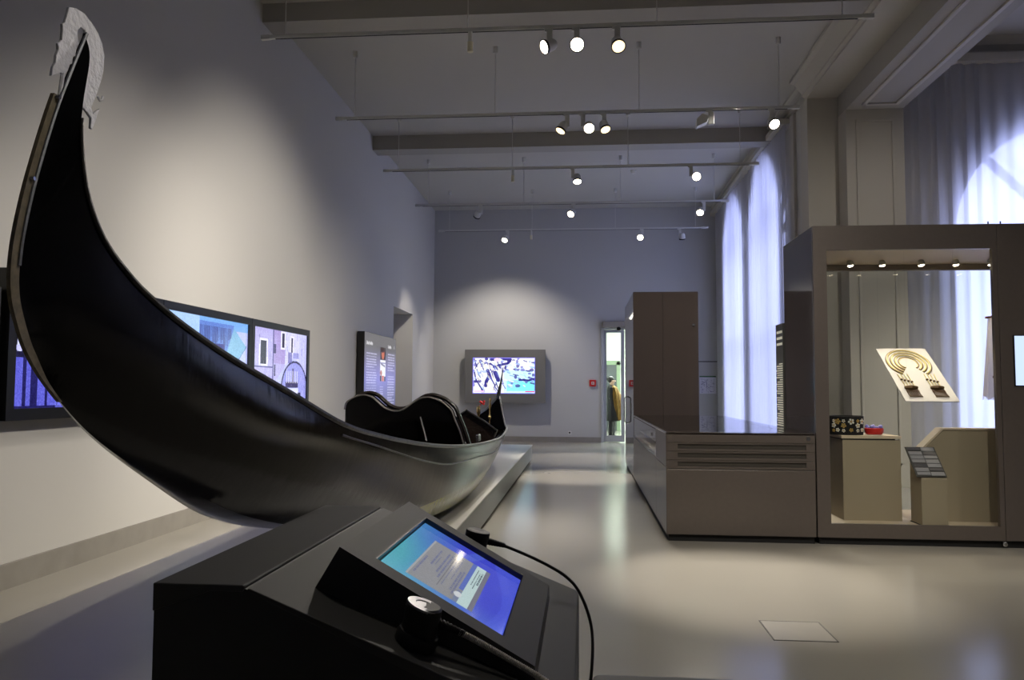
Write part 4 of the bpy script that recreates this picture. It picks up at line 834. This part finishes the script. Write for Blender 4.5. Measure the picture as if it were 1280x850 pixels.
obj('terminal_housing', bm, M_GREY, t)
bm = bmesh.new(); prism(bm, [at(sx0), at(sx0+.004), (at(sx0+.004)[0]-.009, at(sx0+.004)[1]-.02), (at(sx0)[0]-.009, at(sx0)[1]-.02)], 'y', sy0, sy1)
obj('screen_seal', bm, M_BLACK, t)
sh = -.013
cvs = Canvas(200, 128, (70, 84, 200)); v = cvs.y[..., None]; u = cvs.x[..., None]
tq = np.clip(1.12-1.45*v-.35*u+.12*np.sin(u*5), 0, 1); lo = np.clip((.3-u)*1.6, 0, 1)*np.clip(1.1-.55*v, 0, 1)
cvs.a = np.array((64, 72, 196))*(1-tq)+np.array((72, 158, 172))*tq; cvs.a = cvs.a*(1-lo)+np.array((112, 176, 204))*lo
cvs.put((np.abs(cvs.y-(.1+.5*cvs.x)) < .05) & (cvs.x > .25), (96, 130, 206), .35); cvs.put(cvs.y > .82+.1*np.sin(cvs.x*4), (80, 96, 214), .5)
X_0, X_1 = .13, .80
cvs.rect(X_0, .20, X_1, .745, (136, 136, 138)); cvs.rect(X_0, .20, X_1, .215, (160, 160, 160)); cvs.rect(X_0, .70, X_1, .745, (112, 112, 124))
cvs.rect(.32, .575, X_1, .625, (86, 106, 178)); cvs.rect(X_0, .575, .30, .625, (116, 126, 150)); cvs.rect(X_0, .62, X_1, .705, (182, 204, 202)); cvs.ell(.24, .595, .035, .03, (200, 204, 206))
def tl_(x0, x1, y, c=(88, 96, 136), h=.012, al=.8):
    x = x0
    while x < x1: w = .008+.022*rng.random(); cvs.rect(x, y, min(x+w, x1), y+h, c, al); x += w+.006
for y, a_, b_ in ((.235, .2, .5), (.30, .42, .70), (.325, .45, .60), (.37, .36, .72), (.40, .30, .72), (.45, .24, .72), (.49, .38, .72), (.525, .24, .56), (.55, .20, .60)): tl_(a_, b_, y)
cvs.rect(.2, .27, .62, .274, (104, 104, 110)); cvs.rect(.2, .43, .70, .434, (104, 104, 110)); tl_(.46, .74, .640, (50, 64, 76)); tl_(.42, .70, .662, (50, 64, 76)); tl_(.5, .72, .682, (50, 64, 76)); cvs.noise(3)
o_ = np.array(top(sx0, sy0, sh)); panel('screen_image', cvs, attr_mat('kiosk_screen_picture', .75, .07, .6), t, o_, (0, sy1-sy0, 0), ex*(sx1-sx0))
obj('status_light', LT(np.array(top(sx1-.004, sy1+.006, 0)), nz, [(0, .003), (.001, .003)], 8), mat('status_light', (160, 160, 110), .4), t)
# handsets
ns = Vector((.3675, 0, .930)).normalized(); NAX = Vector((.20, 0, .98)).normalized()
def handset(base, label, hgt, r, metal_top, path, cable_m, cable_r, ridged):
    q = thing('audio_handset', label, 'audio handset', tuple(base), 'kiosk handsets')
    b = Vector(base)
    obj('handset_base', LT(b, ns, [(0, r*1.16), (.012, r*1.2), (.022, r*1.12), (.024, r)], 28), M_RUB, q, smooth=True)
    h = obj('handset_body', LT(b+ns*.018, NAX, [(0, r*1.0), (hgt*.5, r*.97), (hgt*.85, r*1.03), (hgt, r*1.02), (hgt+.004, r*.9)], 28), M_RUB, q, smooth=True)
    if metal_top:
        ht = b+ns*.019+NAX*hgt; obj('metal_disc', LT(ht, ns, [(0, r*1.02), (.004, r*1.0), (.0045, r*.55), (.003, r*.5), (.0035, r*.1)], 32), mat('brushed_disc', (150, 150, 152), .38, metal=.9), h, smooth=True)
    else: obj('ear_pad', LT(b+ns*.019+NAX*hgt, NAX, [(0, r*1.04), (.006, r*1.0), (.009, r*.7), (.006, r*.4)], 28), M_RUB, h, smooth=True)
    pts = spline(path, 24); p0 = Vector(pts[0]); d0 = (Vector(pts[10])-p0).normalized()
    obj('cable_sleeve', LT(p0-d0*.012, d0, [v for k in range(9) for v in ((.008*k, .0115-.0006*k), (.008*k+.004, .0115-.0006*k), (.008*k+.0045, .009-.0004*k), (.008*k+.0078, .009-.0004*k))], 14), M_RUB, q, smooth=False)
    if ridged:
        P = [Vector(p) for p in pts]; cum = [0]
        for a, b2 in zip(P, P[1:]): cum.append(cum[-1]+(b2-a).length)
        n = int(cum[-1]/.0012); fine = []; j = 0
        for k in range(n):
            s = cum[-1]*k/n
            while j < len(cum)-2 and cum[j+1] < s: j += 1
            fine.append(P[j].lerp(P[j+1], (s-cum[j])/max(1e-6, cum[j+1]-cum[j])))
        obj('armoured_cable', TB(fine, [cable_r*(1.0 if (k % 3) else .78) for k in range(n)], 10), cable_m, q, smooth=True)
    else: obj('cable', TB(pts, cable_r, 8), cable_m, q, smooth=True)
    return q
handset((-.306, 1.468, slopez(-.306)+.0), 'near black audio handset with metal disc top on the kiosk slope',   .049, .0335, True,
        [(-.270, 1.475, .872), (-.215, 1.492, .845), (-.14, 1.51, .800), (-.06, 1.505, .757), (.02, 1.48, .70), (.05, 1.46, .60), (.045, 1.45, .5), (.03, 1.45, .40), (0.0, 1.45, .34), (-.012, 1.45, .33)], mat('armoured_steel', (225, 220, 210), .3, metal=.35), .0062, True)
handset((-.305, 2.205, slopez(-.305)), 'far black audio handset with thin black cable beyond the touch terminal', .052, .0325, False,
        [(-.268, 2.212, .882), (-.21, 2.235, .862), (-.115, 2.24, .822), (-.045, 2.24, .782), (-.006, 2.235, .735), (.022, 2.2, .66), (.022, 2.12, .58), (.004, 2.06, .48), (-.012, 2.05, .45)], M_RUB, .0042, False)

# stool at the bottom edge
t = thing('stool', 'grey padded stool seat at the bottom picture edge beside the kiosk', 'stool', (.22, 2.2, 0))
M_STOOL = mat('grey_upholstery', (112, 112, 114), .75, bump=.1, bscale=300)
obj('seat', BX(.02, .45, 1.96, 2.392, .41, .48), M_STOOL, t, bevel=.03, seg=4, smooth=True)
for x in (.07, .40):
    for y in (2.01, 2.34): obj('leg', LT((x, y, 0), (0, 0, 1), [(0, .016), (.42, .016)], 12), M_STEEL, t, smooth=True)
# floor hatch
t = thing('floor_hatch', 'square access hatch flush in the pale floor at lower right', 'hatch', (1.15, 4.52, 0))
bm = bmesh.new()
for a in ((.985, 1.315, 4.345, 4.352), (.985, 1.315, 4.693, 4.70), (.985, .992, 4.345, 4.70), (1.308, 1.315, 4.345, 4.70)): box(bm, *a, 0.0, .0025)
obj('hatch_frame', bm, mat('hatch_dark_joint', (66, 62, 56), .6), t); obj('hatch_cover', BX(.992, 1.308, 4.352, 4.693, 0, .0018), mat('hatch_cover', (150, 146, 136), .32, noise=.05, nscale=5), t)

# ------------------------------------------------------------------ visitor beyond the glass door
t = thing('person', 'person in a black coat with ochre shawl standing beyond the glass door', 'person', (.72, 20.3, 0))
def skin(name, verts, edges, radii, m, parent, sub=2):
    me = bpy.data.meshes.new(name); base = root_of(parent).location
    me.from_pydata([tuple(Vector(v)-base) for v in verts], edges, []); me.materials.append(m)
    o = bpy.data.objects.new(name, me); COL.objects.link(o); o.parent = parent
    md = o.modifiers.new('Skin', 'SKIN'); md.use_smooth_shade = True
    for i, r in enumerate(radii):
        sv = me.skin_vertices[0].data[i]; sv.radius = r if hasattr(r, '__len__') else (r, r); sv.use_root = (i == 0)
    ss = o.modifiers.new('Sub', 'SUBSURF'); ss.levels = sub; ss.render_levels = sub
    return o
PX, PY = .715, 20.3
M_SKIN = mat('skin', (206, 170, 146), .5); M_COAT = mat('black_coat', (20, 20, 24), .7); M_SHAWL = mat('ochre_shawl', (134, 98, 36), .8, noise=.35, nscale=14, stretch=(3, 3, .6))
V = [(PX, PY, .90), (PX, PY, 1.10), (PX, PY, 1.27), (PX+.005, PY, 1.37), (PX+.01, PY, 1.42), (PX+.015, PY, 1.47), (PX+.02, PY, 1.54),
     (PX-.02, PY-.085, .86), (PX-.03, PY-.09, .47), (PX-.035, PY-.09, .08), (PX+.06, PY-.10, .03),
     (PX+.01, PY+.085, .86), (PX+.03, PY+.09, .47), (PX+.03, PY+.09, .08), (PX+.13, PY+.09, .03),
     (PX-.01, PY-.17, 1.31), (PX-.04, PY-.20, 1.05), (PX+.06, PY-.17, .88), (PX+.10, PY-.15, .82),
     (PX+.01, PY+.17, 1.31), (PX, PY+.20, 1.05), (PX+.10, PY+.17, .88), (PX+.14, PY+.15, .82)]
E_ = [(0, 1), (1, 2), (2, 3), (3, 4), (4, 5), (5, 6), (0, 7), (7, 8), (8, 9), (9, 10), (0, 11), (11, 12), (12, 13), (13, 14), (2, 15), (15, 16), (16, 17), (17, 18), (2, 19), (19, 20), (20, 21), (21, 22)]
R0 = [(.12, .14), (.10, .13), (.10, .15), (.055, .06), (.05, .05), (.085, .07), (.07, .065), .085, .06, .042, .03, .085, .06, .042, .03, .06, .045, .033, .025, .06, .045, .033, .025]
def clothed_mat():
    m = mat('clothed_body', (20, 20, 24), .7); nt = m.node_tree; gq = nt.nodes.new('ShaderNodeNewGeometry'); sp_ = nt.nodes.new('ShaderNodeSeparateXYZ'); nt.links.new(gq.outputs['Position'], sp_.inputs[0])
    cm_ = nt.nodes.new('ShaderNodeMath'); cm_.operation = 'GREATER_THAN'; cm_.inputs[1].default_value = 1.395; nt.links.new(sp_.outputs['Z'], cm_.inputs[0])
    mq = nt.nodes.new('ShaderNodeMix'); mq.data_type = 'RGBA'; mq.inputs['A'].default_value = (*lin((20, 20, 24)), 1); mq.inputs['B'].default_value = (*lin((206, 170, 146)), 1)
    nt.links.new(cm_.outputs[0], mq.inputs['Factor']); nt.links.new(mq.outputs['Result'], nt.nodes['Principled BSDF'].inputs['Base Color']); return m
skin('body', V, E_, R0, clothed_mat(), t)
def ringloft(name, cx, cy, prof, m, seed=0, wob=0.0, n=36):
    rows = []
    for z, rx, ry, ox in prof: rows.append([(cx+ox+rx*math.cos(2*math.pi*k/n)*(1+wob*math.sin(k*2.1+z*3+seed)), cy+ry*math.sin(2*math.pi*k/n)*(1+wob*math.sin(k*1.7+seed)), z) for k in range(n+1)])
    return obj(name, grid(bmesh.new(), rows), m, t, smooth=True, solid=.012)
ringloft('coat', PX, PY, [(1.39, .06, .08, 0), (1.35, .10, .17, -.005), (1.25, .13, .21, -.01), (1.08, .13, .20, -.01), (.95, .14, .20, 0), (.70, .17, .23, .01), (.50, .18, .25, .015)], M_COAT, 1, .03)
ringloft('shawl', PX+.075, PY-.03, [(1.38, .04, .10, -.05), (1.33, .07, .17, -.02), (1.15, .12, .20, .02), (.90, .13, .19, .05), (.70, .12, .17, .06), (.52, .10, .14, .065)], M_SHAWL, 4, .10)
M_BOOT = mat('dark_boots', (26, 27, 30), .4)
for dx, dy in ((-.03, -.09), (.03, .09)):
    bm = LT((PX+dx, PY+dy, .02), (0, 0, 1), [(0, .05), (.08, .052), (.25, .058), (.45, .066)], 16); box(bm, PX+dx-.04, PX+dx+.16, PY+dy-.045, PY+dy+.045, 0, .07); obj('boot', bm, M_BOOT, t, smooth=True)
for k in range(3):
    bm = bmesh.new(); bmesh.ops.create_icosphere(bm, subdivisions=1, radius=.012, matrix=Matrix.Translation((PX-.06+.06*k, PY-.225, 1.06))); obj('button', bm, M_STEEL, t)
bm = bmesh.new(); bmesh.ops.create_icosphere(bm, subdivisions=3, radius=1, matrix=Matrix.Translation((PX-.022, PY, 1.53))@Matrix.Diagonal((.088, .084, .088, 1)))
bmesh.ops.create_icosphere(bm, subdivisions=2, radius=.045, matrix=Matrix.Translation((PX-.085, PY, 1.545))); obj('hair', bm, mat('dark_hair', (24, 18, 16), .5), t, smooth=True)
bm = bmesh.new(); lathe(bm, (PX+.085, PY, 1.50), (1, 0, -.3), [(0, .016), (.022, .008), (.03, .003)], 8)
for s in (-1, 1): lathe(bm, (PX+.02, PY+s*.072, 1.495), (0, s, 0), [(0, .02), (.012, .014)], 8)
obj('nose_and_ears', bm, M_SKIN, t, smooth=True)
bm = bmesh.new()
for s in (-1, 1): bmesh.ops.create_icosphere(bm, subdivisions=1, radius=.009, matrix=Matrix.Translation((PX+.086, PY+s*.03, 1.522)))
box(bm, PX+.083, PX+.094, PY-.022, PY+.022, 1.458, 1.466); obj('eyes_and_mouth', bm, mat('face_dark', (70, 36, 34), .5), t)
for s, (hx, hy) in ((-1, (PX+.10, PY-.15)), (1, (PX+.14, PY+.15))):
    for f in range(5):
        a = -.02+.01*f; L = (.045, .065, .07, .065, .05)[f]
        obj('finger', TB([(hx+a, hy, .815), (hx+a+.008, hy-.004*s, .815-L*.5), (hx+a+.004, hy-.01*s, .815-L)], [.009, .008, .006], 6), M_SKIN, t, smooth=True)
